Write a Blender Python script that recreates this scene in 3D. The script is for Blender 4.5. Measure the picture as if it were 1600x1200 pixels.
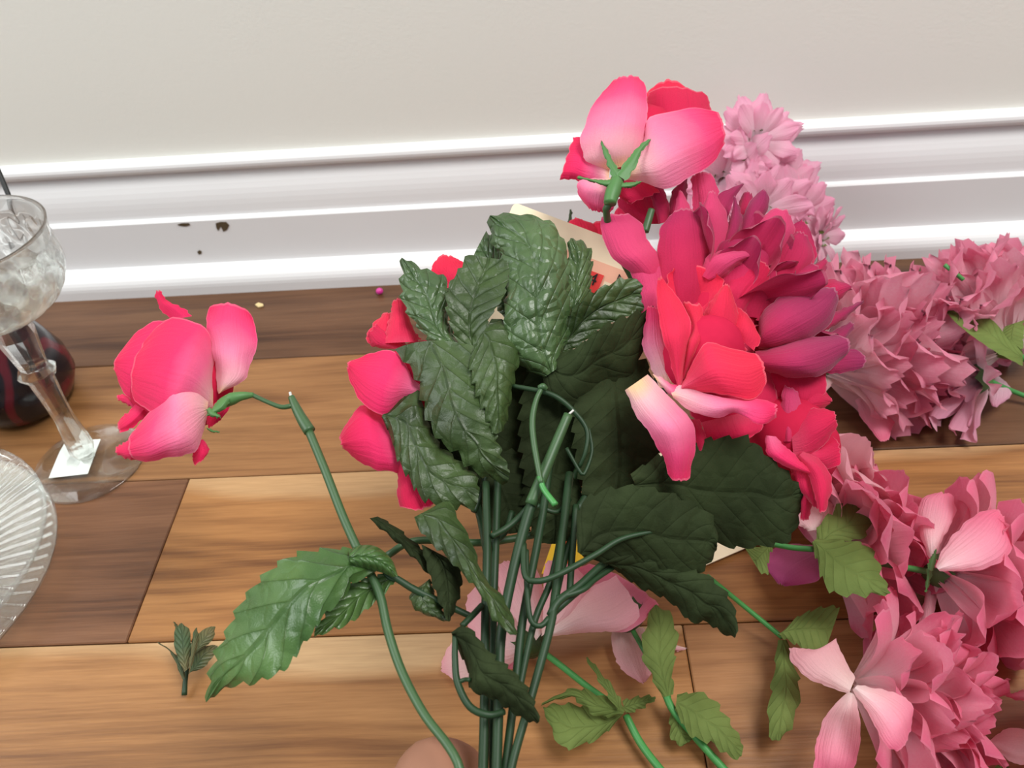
import bpy, bmesh, math, random
from mathutils import Vector, Matrix, noise

for o in list(bpy.data.objects):
    bpy.data.objects.remove(o, do_unlink=True)
scene = bpy.context.scene
COL = scene.collection

# ------------------------------------------------------------------ camera
F = 1300.0                                   # focal length in pixels of the 1600 px wide frame
CAM = Vector((0, 0, 0.42))
PITCH, YAW, ROLL = math.radians(41.83), math.radians(-3.05), math.radians(-4.65)
FWD = Vector((math.sin(YAW) * math.cos(PITCH), math.cos(YAW) * math.cos(PITCH), -math.sin(PITCH)))
_r = Vector((math.cos(YAW), -math.sin(YAW), 0))
_u = _r.cross(FWD)
RGT = _r * math.cos(ROLL) + _u * math.sin(ROLL)
UPV = -_r * math.sin(ROLL) + _u * math.cos(ROLL)
cd = bpy.data.cameras.new('camera')
cd.sensor_width = 36.0
cd.lens = 36.0 * F / 1600.0
cd.clip_start = 0.01
cd.dof.use_dof = True
cd.dof.focus_distance = 0.40
cd.dof.aperture_fstop = 16.0
cam = bpy.data.objects.new('camera', cd)
COL.objects.link(cam)
cam.matrix_world = Matrix(((RGT.x, UPV.x, -FWD.x, CAM.x), (RGT.y, UPV.y, -FWD.y, CAM.y),
                           (RGT.z, UPV.z, -FWD.z, CAM.z), (0, 0, 0, 1)))
scene.camera = cam

# ------------------------------------------------------------------ world, lights, exposure
world = bpy.data.worlds.new('world')
scene.world = world
world.use_nodes = True
world.node_tree.nodes['Background'].inputs[0].default_value = (0.92, 0.95, 1.0, 1)
world.node_tree.nodes['Background'].inputs[1].default_value = 0.34


def area_light(name, loc, target, sx, sy, power, color):
    l = bpy.data.lights.new(name, 'AREA')
    l.shape = 'RECTANGLE'
    l.size, l.size_y = sx, sy
    l.energy = power
    l.color = color
    o = bpy.data.objects.new(name, l)
    o.location = loc
    o.rotation_euler = (Vector(target) - Vector(loc)).to_track_quat('-Z', 'Y').to_euler()
    COL.objects.link(o)
    return o


area_light('window_daylight', (-1.6, 0.0, 1.45), (0.0, 0.45, 0.1), 1.1, 1.3, 26, (0.96, 1.0, 1.0))
area_light('ceiling_light', (0.85, -0.05, 2.2), (0.25, 0.45, 0.0), 0.9, 0.9, 44, (1.0, 0.985, 0.95))
vs = scene.view_settings
vs.view_transform = 'Standard'
vs.look = 'None'
vs.gamma = 1.0
vs.use_curve_mapping = False
vs.exposure = 0.24


# ------------------------------------------------------------------ pixel helpers (1600 x 1200)
def ray(px, py):
    return RGT * ((px - 800) / F) + UPV * ((600 - py) / F) + FWD


def W(px, py, z):
    return CAM + ray(px, py) * z


def zfl(px, py, h=0.0):
    d = ray(px, py)
    return (h - CAM.z) / d.z


def FL(px, py, h=0.0):
    return W(px, py, zfl(px, py, h))


def zwl(px, py, off=0.0):                     # depth of the plane of the baseboard, off metres in front of it
    return (0.607 - off - CAM.y) / ray(px, py).y


def zb(px, py):                              # depth of the bouquet: the top leans away towards the wall
    return 0.40 - 0.10 * max(0.0, (py - 500) / 700.0) + 0.00012 * max(0.0, 500 - py)


def proj(p):
    d = p - CAM
    z = d.dot(FWD)
    return 800 + F * d.dot(RGT) / z, 600 - F * d.dot(UPV) / z


def P(s):
    return [tuple(float(c) for c in t.split(',')) for t in s.split()]


def spline(pts, n):
    """n+1 samples, evenly by arc length, of a Catmull-Rom curve through pts (tuples or Vectors)."""
    V = [Vector(p) for p in pts]
    if len(V) == 2:
        return [V[0].lerp(V[1], i / n) for i in range(n + 1)]
    ext = [V[0] * 2 - V[1]] + V + [V[-1] * 2 - V[-2]]
    dense = []
    for i in range(1, len(ext) - 2):
        a, b, c, d = ext[i - 1], ext[i], ext[i + 1], ext[i + 2]
        for k in range(12):
            t = k / 12
            dense.append(0.5 * ((2 * b) + (c - a) * t + (2 * a - 5 * b + 4 * c - d) * t * t
                                + (3 * b - a - 3 * c + d) * t ** 3))
    dense.append(V[-1])
    L = [0.0]
    for i in range(1, len(dense)):
        L.append(L[-1] + (dense[i] - dense[i - 1]).length)
    out, j = [], 0
    for i in range(n + 1):
        s = L[-1] * i / n
        while j < len(L) - 2 and L[j + 1] < s:
            j += 1
        seg = L[j + 1] - L[j]
        out.append(dense[j].lerp(dense[j + 1], (s - L[j]) / seg if seg > 0 else 0))
    return out


def lin(vals, t):
    if not isinstance(vals, (list, tuple)):
        return vals
    x = t * (len(vals) - 1)
    i = min(int(x), len(vals) - 2)
    f = x - i
    f = f * f * (3 - 2 * f) * 0.5 + f * 0.5
    return vals[i] * (1 - f) + vals[i + 1] * f


# ------------------------------------------------------------------ materials
def srgb(r, g, b):
    return tuple((c / 255 / 12.92) if c <= 10 else ((c / 255 + 0.055) / 1.055) ** 2.4 for c in (r, g, b)) + (1.0,)


class NT:
    def __init__(self, name):
        self.m = bpy.data.materials.new(name)
        self.m.use_nodes = True
        self.t = self.m.node_tree
        self.t.nodes.clear()
        self.out = self.t.nodes.new('ShaderNodeOutputMaterial')

    def n(self, kind, props=None, **inp):
        nd = self.t.nodes.new('ShaderNode' + kind)
        for k, v in (props or {}).items():
            setattr(nd, k, v)
        for k, v in inp.items():
            key = int(k[1:]) if k[0] == 'i' and k[1:].isdigit() else k.replace('_', ' ')
            s = nd.inputs[key]
            if isinstance(v, bpy.types.NodeSocket):
                self.t.links.new(v, s)
            else:
                s.default_value = v
        return nd

    def math(self, op, a, b=0.0, clamp=False):
        return self.n('Math', {'operation': op, 'use_clamp': clamp}, i0=a, i1=b).outputs[0]

    def ramp(self, fac, stops):
        nd = self.n('ValToRGB', None, Fac=fac)
        e = nd.color_ramp.elements
        e[0].position, e[0].color = stops[0]
        e[1].position, e[1].color = stops[-1]
        for p, c in stops[1:-1]:
            x = e.new(p)
            x.color = c
        return nd.outputs[0]

    def mix(self, fac, a, b, blend='MIX'):
        nd = self.n('Mix', {'data_type': 'RGBA', 'blend_type': blend})
        for s, v in ((0, fac), (6, a), (7, b)):
            if isinstance(v, bpy.types.NodeSocket):
                self.t.links.new(v, nd.inputs[s])
            else:
                nd.inputs[s].default_value = v
        return nd.outputs[2]

    def surf(self, sh):
        self.t.links.new(sh, self.out.inputs[0])
        return self.m


def simple(name, col, rough=0.5, spec=0.5, noise_amt=0.0, nscale=40, bump=0.0, coat=0.0):
    t = NT(name)
    base = col
    kw = {}
    if noise_amt or bump:
        tc = t.n('TexCoord').outputs['Object']
        nz = t.n('TexNoise', None, Vector=tc, Scale=nscale, Detail=4.0).outputs[0]
        if noise_amt:
            base = t.mix(t.math('MULTIPLY', nz, noise_amt), col, tuple(c * 0.45 for c in col[:3]) + (1,))
        if bump:
            kw['Normal'] = t.n('Bump', None, Strength=bump, Distance=0.001, Height=nz).outputs[0]
    b = t.n('BsdfPrincipled', None, Base_Color=base, Roughness=rough, **kw)
    b.inputs['Specular IOR Level'].default_value = spec
    b.inputs['Coat Weight'].default_value = coat
    return t.surf(b.outputs[0])


def petal_mat(name, stops, transl=0.3, rough=0.75, edge=0.12, nscale=45, vein=0.4):
    """dyed cloth petal: the dye runs from the base (UV v = 0) to the rim (v = 1)"""
    t = NT(name)
    uv = t.n('TexCoord').outputs['UV']
    sep = t.n('SeparateXYZ', None, Vector=uv)
    u = t.math('ABSOLUTE', t.math('SUBTRACT', t.math('MULTIPLY', sep.outputs[0], 2.0), 1.0))
    geo = t.n('TexCoord').outputs['Object']
    nz = t.n('TexNoise', None, Vector=geo, Scale=nscale, Detail=3.0).outputs[0]
    rnd = t.n('ObjectInfo').outputs['Random']
    fac = t.math('ADD', sep.outputs[1], t.math('MULTIPLY', t.math('MULTIPLY', u, u), edge))
    fac = t.math('ADD', fac, t.math('MULTIPLY', t.math('SUBTRACT', nz, 0.5), 0.22))
    fac = t.math('ADD', fac, t.math('MULTIPLY', t.math('SUBTRACT', rnd, 0.5), 0.16), True)
    col = t.ramp(fac, stops)
    rim = t.math('MAXIMUM', t.math('GREATER_THAN', u, 0.972), t.math('GREATER_THAN', sep.outputs[1], 0.982))
    col = t.mix(t.math('MULTIPLY', rim, 0.15), col, (0.92, 0.55, 0.62, 1))
    # faint crease lines fanning from the base and the weave of the cloth
    cr = t.n('TexNoise', None, Vector=t.n('CombineXYZ', None, X=t.math('MULTIPLY', sep.outputs[0], 22.0),
             Y=t.math('MULTIPLY', sep.outputs[1], 1.5), Z=t.math('MULTIPLY', rnd, 9.0)).outputs[0], Scale=1.0, Detail=2.0).outputs[0]
    fine = t.n('TexNoise', None, Vector=geo, Scale=1500.0, Detail=1.0).outputs[0]
    col = t.mix(t.math('MULTIPLY', fine, 0.22), col, (0.62, 0.5, 0.55, 1), 'MULTIPLY')
    h = t.math('ADD', t.math('MULTIPLY', cr, vein), t.math('MULTIPLY', fine, 0.12))
    bm = t.n('Bump', None, Strength=0.7, Distance=0.0016, Height=h).outputs[0]
    b = t.n('BsdfPrincipled', None, Base_Color=col, Roughness=rough, Normal=bm)
    b.inputs['Specular IOR Level'].default_value = 0.15
    b.inputs['Sheen Weight'].default_value = 0.15
    tr = t.n('BsdfTranslucent', None, Color=col, Normal=bm)
    mx = t.n('MixShader', None, i0=transl, i1=b.outputs[0], i2=tr.outputs[0])
    return t.surf(mx.outputs[0])


def leaf_mat(name, c1, c2, rough=0.38, transl=0.12, veins=7.0, quilt=1.0, spec=0.5, vcol=0.18, vb=0.9):
    t = NT(name)
    tc = t.n('TexCoord')
    sep = t.n('SeparateXYZ', None, Vector=tc.outputs['UV'])
    u = t.math('ABSOLUTE', t.math('SUBTRACT', t.math('MULTIPLY', sep.outputs[0], 2.0), 1.0))
    ph = t.math('SUBTRACT', t.math('MULTIPLY', sep.outputs[1], veins), t.math('MULTIPLY', u, 1.6))
    st = t.math('ABSOLUTE', t.math('SINE', t.math('MULTIPLY', ph, math.pi)))
    side = t.math('POWER', st, 0.35)
    mid = t.math('MINIMUM', t.math('MULTIPLY', u, 12.0), 1.0)
    vor = t.n('TexVoronoi', {'feature': 'DISTANCE_TO_EDGE'}, Vector=tc.outputs['Object'], Scale=120.0).outputs[0]
    vq = t.math('MINIMUM', t.math('MULTIPLY', vor, 5.0), 1.0)
    h = t.math('ADD', t.math('MULTIPLY', t.math('MULTIPLY', side, mid), vb), t.math('MULTIPLY', vq, 0.5 * quilt))
    weave = t.n('TexNoise', None, Vector=tc.outputs['Object'], Scale=1400.0, Detail=1.0).outputs[0]
    h = t.math('ADD', h, t.math('MULTIPLY', weave, 0.1))
    bm = t.n('Bump', None, Strength=0.6, Distance=0.0018, Height=h).outputs[0]
    nz = t.n('TexNoise', None, Vector=tc.outputs['Object'], Scale=35.0, Detail=3.0).outputs[0]
    col = t.mix(t.ramp(nz, [(0.35, (0, 0, 0, 1)), (0.65, (1, 1, 1, 1))]), c1, c2)
    col = t.mix(t.math('MULTIPLY', t.math('SUBTRACT', 1.0, t.math('MULTIPLY', side, mid)), vcol), col,
                tuple(c * 0.55 for c in c1[:3]) + (1,))
    b = t.n('BsdfPrincipled', None, Base_Color=col, Roughness=rough, Normal=bm)
    b.inputs['Specular IOR Level'].default_value = spec
    tr = t.n('BsdfTranslucent', None, Color=col, Normal=bm)
    mx = t.n('MixShader', None, i0=transl, i1=b.outputs[0], i2=tr.outputs[0])
    return t.surf(mx.outputs[0])


def glass_mat(name, refr=0.5, rough=0.02, ior=1.5, tint=(0.97, 0.98, 0.97, 1)):
    """clear glass: a share of true refraction, the rest thin-walled glass that lets light straight through"""
    t = NT(name)
    fc = t.n('LayerWeight', None, Blend=0.5).outputs['Facing']
    lw = t.math('ADD', 0.05, t.math('MULTIPLY', t.math('POWER', fc, 4.0), 0.9))
    tr = t.n('BsdfTransparent', None, Color=tint)
    gl = t.n('BsdfGlossy', None, Color=(1, 1, 1, 1), Roughness=rough)
    thin = t.n('MixShader', None, i0=t.math('MULTIPLY', lw, 1.0, True), i1=tr.outputs[0], i2=gl.outputs[0])
    if refr <= 0:
        return t.surf(thin.outputs[0])
    re = t.n('BsdfGlass', None, Color=tint, Roughness=rough, IOR=1.35)
    return t.surf(t.n('MixShader', None, i0=refr, i1=thin.outputs[0], i2=re.outputs[0]).outputs[0])


def wood_mat():
    t = NT('acacia_plank_wood')
    oi = t.n('ObjectInfo')
    tc = t.n('TexCoord').outputs['Object']
    rnd = t.math('MULTIPLY', oi.outputs['Random'], 37.0)
    off = t.n('VectorMath', {'operation': 'ADD'}, i0=tc, i1=t.n('CombineXYZ', None, X=rnd, Y=rnd, Z=rnd).outputs[0]).outputs[0]
    warp = t.n('TexNoise', None, Vector=t.n('Mapping', None, Vector=off, Scale=(3.2, 9.0, 1.0)).outputs[0], Scale=1.0, Detail=2.0)
    wv = t.n('VectorMath', {'operation': 'SCALE'}, i0=warp.outputs['Color'])
    wv.inputs['Scale'].default_value = 0.035
    off2 = t.n('VectorMath', {'operation': 'ADD'}, i0=off, i1=wv.outputs[0]).outputs[0]
    g1 = t.n('TexNoise', None, Vector=t.n('Mapping', None, Vector=off2, Scale=(2.4, 120.0, 1.0)).outputs[0], Scale=1.0, Detail=8.0, Roughness=0.72).outputs[0]
    g2 = t.n('TexNoise', None, Vector=t.n('Mapping', None, Vector=off2, Scale=(2.4, 17.0, 1.0)).outputs[0], Scale=1.0, Detail=3.0).outputs[0]
    g3 = t.n('TexNoise', None, Vector=t.n('Mapping', None, Vector=off, Scale=(40.0, 700.0, 1.0)).outputs[0], Scale=1.0, Detail=2.0).outputs[0]
    g4 = t.n('TexNoise', None, Vector=t.n('Mapping', None, Vector=off, Scale=(1.3, 7.0, 1.0)).outputs[0], Scale=1.0, Detail=1.5, Distortion=0.6).outputs[0]
    ring = t.math('SINE', t.math('MULTIPLY', g4, 95.0))
    fac = t.math('ADD', t.math('MULTIPLY', g1, 0.60), t.math('MULTIPLY', g2, 0.5))
    fac = t.math('ADD', fac, t.math('ADD', 0.02, t.math('MULTIPLY', ring, 0.035)))
    k = t.ramp(fac, [(0.40, (0.42, 0.34, 0.28, 1)), (0.50, (0.74, 0.68, 0.62, 1)), (0.60, (1.0, 0.98, 0.96, 1)), (0.76, (1.2, 1.24, 1.28, 1))])
    col = t.mix(1.0, oi.outputs['Color'], k, 'MULTIPLY')
    # pale sapwood running along the upper edge of some boards
    fy = t.math('FRACT', t.math('DIVIDE', t.math('SUBTRACT', 0.5132 + 10 * 0.127, t.n('SeparateXYZ', None, Vector=tc).outputs[1]), 0.127))
    sw = t.n('TexNoise', None, Vector=t.n('Mapping', None, Vector=off, Scale=(2.6, 3.0, 1.0)).outputs[0], Scale=1.0, Detail=2.0).outputs[0]
    sm = t.math('MULTIPLY', t.math('SUBTRACT', t.math('ADD', -0.42, sw), t.math('MULTIPLY', fy, 0.9)), 14.0, True)
    col = t.mix(t.math('MULTIPLY', sm, t.math('MULTIPLY', oi.outputs['Alpha'], 0.8)), col, (0.62, 0.42, 0.22, 1))
    col = t.mix(t.math('MULTIPLY', g3, 0.5), col, (0.28, 0.18, 0.1, 1), 'MULTIPLY')
    bm = t.n('Bump', None, Strength=0.25, Distance=0.0006, Height=t.math('ADD', g1, t.math('MULTIPLY', g3, 0.5))).outputs[0]
    rg = t.math('ADD', 0.30, t.math('MULTIPLY', g2, 0.22))
    b = t.n('BsdfPrincipled', None, Base_Color=col, Roughness=rg, Normal=bm)
    b.inputs['Specular IOR Level'].default_value = 0.45
    return t.surf(b.outputs[0])


def wall_mat(name, col, bump, scale):
    t = NT(name)
    tc = t.n('TexCoord').outputs['Object']
    nz = t.n('TexNoise', None, Vector=tc, Scale=float(scale), Detail=3.0).outputs[0]
    big = t.n('TexNoise', None, Vector=tc, Scale=5.0, Detail=3.0).outputs[0]
    c = t.mix(t.math('MULTIPLY', big, 0.14), col, tuple(x * 0.8 for x in col[:3]) + (1,))
    bm = t.n('Bump', None, Strength=bump, Distance=0.0008, Height=nz).outputs[0]
    b = t.n('BsdfPrincipled', None, Base_Color=c, Roughness=0.6, Normal=bm)
    return t.surf(b.outputs[0])


ROSE = petal_mat('rose_petal_cloth', [(0.0, srgb(240, 200, 160)), (0.12, srgb(244, 180, 190)), (0.36, srgb(242, 110, 155)),
                                      (0.64, srgb(236, 52, 110)), (1.0, srgb(230, 36, 88))])
ROSE_PALE = petal_mat('pale_rose_petal_cloth', [(0.0, srgb(243, 205, 160)), (0.16, srgb(246, 190, 196)), (0.5, srgb(243, 136, 172)),
                                                (0.8, srgb(238, 74, 128)), (1.0, srgb(232, 46, 100))])
ROSE_RED = petal_mat('red_rose_petal_cloth', [(0.0, srgb(238, 176, 172)), (0.15, srgb(238, 100, 134)), (0.45, srgb(232, 52, 92)),
                                              (1.0, srgb(230, 40, 76))])
ROSE_DEEP = petal_mat('deep_rose_petal_cloth', [(0.0, srgb(214, 70, 104)), (0.4, srgb(212, 38, 84)), (1.0, srgb(208, 28, 76))])
MUM = petal_mat('crimson_petal_cloth', [(0.0, srgb(196, 32, 76)), (0.5, srgb(200, 38, 84)), (0.85, srgb(186, 36, 86)), (1.0, srgb(170, 34, 84))],
                transl=0.25)
MUM_PINK = petal_mat('magenta_petal_cloth', [(0.0, srgb(208, 42, 90)), (0.5, srgb(214, 66, 112)), (1.0, srgb(206, 62, 110))], transl=0.25)
MUM_PURPLE = petal_mat('purple_petal_cloth', [(0.0, srgb(186, 34, 78)), (0.4, srgb(174, 42, 88)), (1.0, srgb(146, 36, 84))], transl=0.2)
PEONY = petal_mat('pink_peony_cloth', [(0.0, srgb(255, 238, 236)), (0.3, srgb(254, 206, 214)), (0.7, srgb(252, 168, 190)), (1.0, srgb(247, 128, 162))],
                  transl=0.48, vein=0.6)
CARN = petal_mat('pink_carnation_cloth', [(0.0, srgb(255, 244, 244)), (0.35, srgb(255, 226, 231)), (0.75, srgb(254, 202, 216)), (1.0, srgb(250, 160, 188))],
                 transl=0.48, vein=0.7)
BLUSH = petal_mat('blush_petal_cloth', [(0.0, srgb(253, 230, 226)), (0.5, srgb(252, 206, 210)), (1.0, srgb(250, 184, 196))], transl=0.48, vein=0.5)
DAISY = petal_mat('pink_daisy_cloth', [(0.0, srgb(254, 230, 238)), (0.5, srgb(253, 208, 224)), (1.0, srgb(250, 180, 208))], transl=0.48, vein=0.7)
LILAC = petal_mat('lilac_petal_cloth', [(0.0, srgb(214, 140, 180)), (0.5, srgb(214, 110, 160)), (1.0, srgb(196, 80, 140))], transl=0.3)
LEAF = leaf_mat('dark_leaf_cloth', srgb(42, 58, 28), srgb(62, 82, 42), rough=0.42, quilt=0.55, transl=0.06, spec=0.4)
LEAF_QUILT = leaf_mat('quilted_leaf_cloth', srgb(54, 78, 42), srgb(76, 100, 60), rough=0.34, quilt=1.2, transl=0.06, spec=0.5, vcol=0.12)
LEAF_GLOSS = leaf_mat('glossy_leaf_cloth', srgb(60, 92, 44), srgb(82, 114, 60), rough=0.33, quilt=0.3, spec=0.5)
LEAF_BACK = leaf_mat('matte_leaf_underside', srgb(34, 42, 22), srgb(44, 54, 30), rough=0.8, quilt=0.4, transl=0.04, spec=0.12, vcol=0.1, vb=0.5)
LEAF_OLIVE = leaf_mat('olive_leaf_cloth', srgb(92, 108, 54), srgb(112, 130, 70), rough=0.75, quilt=0.15, transl=0.2, spec=0.15, vcol=0.05, vb=0.45)
LEAF_SPRIG = leaf_mat('sprig_leaf_plastic', srgb(62, 82, 50), srgb(112, 100, 62), rough=0.5, quilt=0.3)
HEART = simple('flower_heart_cloth', srgb(190, 30, 66), 0.8, 0.1, 0.3, 200)
STEM = simple('dark_stem_plastic', srgb(34, 60, 34), 0.5, 0.35, 0.5, 90)
STEM_LIGHT = simple('light_stem_plastic', srgb(56, 88, 50), 0.45, 0.5, 0.4, 90)
STEM_BRIGHT = simple('bright_stem_plastic', srgb(66, 140, 70), 0.4, 0.5, 0.3, 90)
CALYX = simple('calyx_plastic', srgb(76, 122, 66), 0.5, 0.4, 0.4, 120)
WIRE = simple('cut_wire_end', srgb(190, 190, 185), 0.35, 0.5)
WOOD = wood_mat()
GAP = simple('plank_gap_dark', srgb(48, 30, 20), 0.9, 0.1)
WALL = wall_mat('painted_wall', srgb(232, 232, 224), 0.15, 400)
TRIM = simple('white_trim_paint', srgb(228, 228, 228), 0.38, 0.4, 0.05, 14, 0.03)
SCUFF = simple('brown_scuff', srgb(92, 78, 58), 0.9, 0.1, 0.6, 300)
CARD = simple('cream_card', srgb(238, 224, 192), 0.7, 0.2, 0.12, 120)
CARD_PEACH = simple('peach_print', srgb(238, 184, 156), 0.7, 0.2, 0.15, 200)
CARD_RED = simple('red_print', srgb(226, 66, 62), 0.6, 0.2)
CARD_YELLOW = simple('yellow_print', srgb(240, 196, 50), 0.5, 0.3)
CARD_ORANGE = simple('orange_print', srgb(232, 92, 40), 0.5, 0.3)
INK = simple('black_ink', srgb(32, 36, 34), 0.7, 0.2)
GLASS = glass_mat('clear_glass', 0.0)
PLATEGLASS = glass_mat('pressed_glass', 0.28, 0.03)
CUTGLASS = glass_mat('cut_glass', 0.65)
STICKER = simple('white_sticker', srgb(226, 230, 226), 0.6, 0.3)
BLACK = simple('black_plastic', srgb(24, 26, 26), 0.5, 0.4)
BEAD = simple('magenta_bead', srgb(200, 50, 140), 0.4, 0.5)
CHIP = simple('cream_chip', srgb(214, 190, 140), 0.7, 0.2)


# ------------------------------------------------------------------ object helpers
def link(name, me, mat, parent=None, smooth=True):
    o = bpy.data.objects.new(name, me)
    COL.objects.link(o)
    if mat and not me.materials:
        me.materials.append(mat)
    if smooth:
        me.polygons.foreach_set('use_smooth', [True] * len(me.polygons))
    if parent:
        o.parent = parent
        o.matrix_parent_inverse = parent.matrix_basis.inverted()
    return o


def tag(o, label, cat, group=None):
    o['label'] = label
    o['category'] = cat
    if group:
        o['group'] = group
    return o


def thing(name, label, cat, loc, group=None):
    o = bpy.data.objects.new(name, None)
    o.empty_display_size = 0.02
    o.location = loc
    COL.objects.link(o)
    return tag(o, label, cat, group)


def mesh(name, verts, faces, uvs=None):
    me = bpy.data.meshes.new(name)
    me.from_pydata([tuple(v) for v in verts], [], faces)
    if uvs:
        ul = me.uv_layers.new(name='UVMap')
        for lp in me.loops:
            ul.data[lp.index].uv = uvs[lp.vertex_index]
    me.update()
    return me


def solid(me):
    """normals of a closed shell outwards (glass needs it)"""
    bm = bmesh.new()
    bm.from_mesh(me)
    bmesh.ops.recalc_face_normals(bm, faces=bm.faces[:])
    bm.to_mesh(me)
    bm.free()
    return me


def loft_data(left, right, zf, dz=0.0, bulge=4.0, tilt=0.0, tip=0.0, n=22, m=12, teeth=0, tooth=5.0, quilt=0.0,
              ruffle=0.0, fold=0.0, seed=0, base=0.0, edge=1.2, v0=0.0):
    """surface between two edge curves (pixel outlines at their own depth); mm for depths"""
    rnd = random.Random(seed)
    if teeth:
        n = max(n, teeth * 4)
        m = max(m, 12)
    A, B = spline(P(left) if isinstance(left, str) else left, n), spline(P(right) if isinstance(right, str) else right, n)
    verts, uvs, faces = [], [], []
    ph = rnd.random() * 9
    curl, curl2 = rnd.uniform(-1.6, 3.0), rnd.uniform(-2.5, 3.0)
    for i in range(n + 1):
        v = i / n
        i0, i1 = max(i - 1, 0), min(i + 1, n)
        tng = ((A[i1] - A[i0]) + (B[i1] - B[i0])) * 0.5
        tng = tng.normalized() if tng.length > 1e-6 else Vector((0, 0))
        wid = (B[i] - A[i])
        wn = wid.normalized() if wid.length > 1e-6 else Vector((0, 0))
        half = wid.length * 0.5
        for j in range(m + 1):
            s = j / m
            u = 2 * s - 1
            p = A[i].lerp(B[i], s)
            if tip:
                k = max(0.0, (v - 0.55) / 0.45)
                p = p + tng * (tip * (1 - abs(u) ** 2.2) * k * k)
            if base:
                k = max(0.0, (0.4 - v) / 0.4)
                p = p - tng * (base * (1 - u * u) * k * k)
            if teeth:
                fr = (v * teeth + (0.3 if u > 0 else 0)) % 1.0
                saw = (fr / 0.75 if fr < 0.75 else (1 - fr) * 4) - 0.45
                amp = tooth * 1.5 * (0.75 + 0.5 * noise.noise(Vector((v * 9, u, seed)))) * min(1.0, 6 * v + 0.2)
                p = p + wn * (math.copysign(1, u) * abs(u) ** 6 * saw * min(amp, half * 0.8 + 1)) + tng * (abs(u) ** 6 * saw * amp * 0.5)
            elif edge:
                w = (noise.noise(Vector((v * 9 + ph, u * 3, seed * 1.7))) * 2.4 + noise.noise(Vector((v * 31 + ph, u * 3, seed * 2.7))) * 1.3) * edge
                p = p + wn * (math.copysign(1, u) * abs(u) ** 4 * w)
                if v > 0.8:
                    p = p + tng * ((noise.noise(Vector((u * 4 + ph, 7.1, seed))) * 3.4 + noise.noise(Vector((u * 11 + ph, 2.1, seed))) * 1.6) * edge * (v - 0.8) * 5)
            wv = max(0.25, math.sin(math.pi * min(max(v * 0.85 + 0.12, 0), 1)) ** 0.7)
            d = lin(dz, v) + lin(tilt, v) * u - lin(bulge, v) * (1 - u * u) * wv
            if fold:
                d += fold * (1 - abs(u)) * 1.0
            if ruffle:
                d += ruffle * math.sin(v * 9 + ph + u * 2) * u * u * v
            if quilt:
                d -= quilt * (abs(math.sin(math.pi * (v * 7 - 0.8 * abs(u)))) ** 0.7) * min(1, 5 * abs(u)) * (1 - abs(u) ** 6)
                d -= quilt * 0.9 * noise.noise(Vector((p.x * 0.09, p.y * 0.09, seed)))
            d += 0.5 * noise.noise(Vector((p.x * 0.03, p.y * 0.03, seed + 3.3)))
            if not teeth:
                d += (1.5 * noise.noise(Vector((p.x * 0.022, p.y * 0.022, seed + 1.3))) + 0.55 * noise.noise(Vector((u * 3.2, v * 1.3, seed + 5.1)))
                      + curl * (max(0.0, abs(u) - 0.6) / 0.4) ** 2 + curl2 * (max(0.0, v - 0.72) / 0.28) ** 2) * min(1.0, half / 18)
            verts.append(W(p.x, p.y, zf(p.x, p.y) + d * 0.001))
            uvs.append((s, v0 + (1 - v0) * v))
    for i in range(n):
        for j in range(m):
            a = i * (m + 1) + j
            faces.append((a, a + 1, a + m + 2, a + m + 1))
    return verts, faces, uvs


SEED = [100]


def loft(name, mat, parent, left, right, zf=zb, more=(), **kw):
    SEED[0] += 1
    kw.setdefault('seed', SEED[0] * 1.37)
    v, f, u = loft_data(left, right, zf, **kw)
    for (l2, r2, k2) in more:
        kk = dict(kw)
        kk.update(k2)
        v2, f2, u2 = loft_data(l2, r2, zf, **kk)
        off = len(v)
        v += v2
        u += u2
        f += [tuple(q + off for q in t) for t in f2]
    return link(name, mesh(name, v, f, u), mat, parent)


def tube_data(pts, rad, seg=10, cap=True):
    """pts: 3D points; rad: radius list in metres"""
    n = max(6, len(pts) * 5)
    C = spline(pts, n)
    verts, faces = [], []
    prev = Vector((0.31, 0.2, 0.93))
    for i, c in enumerate(C):
        t = (C[min(i + 1, n)] - C[max(i - 1, 0)]).normalized()
        a = (prev - t * prev.dot(t))
        a = a.normalized() if a.length > 1e-5 else t.orthogonal().normalized()
        prev = a
        b = t.cross(a)
        r = lin(rad, i / n) if isinstance(rad, (list, tuple)) else rad
        for k in range(seg):
            w = 2 * math.pi * k / seg
            verts.append(c + (a * math.cos(w) + b * math.sin(w)) * r)
    for i in range(n):
        for k in range(seg):
            faces.append((i * seg + k, i * seg + (k + 1) % seg, (i + 1) * seg + (k + 1) % seg, (i + 1) * seg + k))
    if cap:
        faces.append(tuple(range(seg))[::-1])
        faces.append(tuple(n * seg + k for k in range(seg)))
    return verts, faces


def pts3(s, zf=zb, dz=0.0):
    out = []
    L = P(s)
    for i, q in enumerate(L):
        d = lin(dz, i / max(1, len(L) - 1))
        if len(q) == 3:
            d = q[2]
        out.append(W(q[0], q[1], zf(q[0], q[1]) + d * 0.001))
    return out


def tube(name, mat, parent, s, rpx, zf=zb, dz=0.0, seg=10):
    p = pts3(s, zf, dz) if isinstance(s, str) else s
    zs = [(q - CAM).dot(FWD) / F for q in p]
    K = 12
    r = [(lin(rpx, k / K) if isinstance(rpx, (list, tuple)) else rpx) * lin(zs, k / K) for k in range(K + 1)]
    v, f = tube_data(p, r, seg)
    return link(name, mesh(name, v, f), mat, parent)


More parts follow.
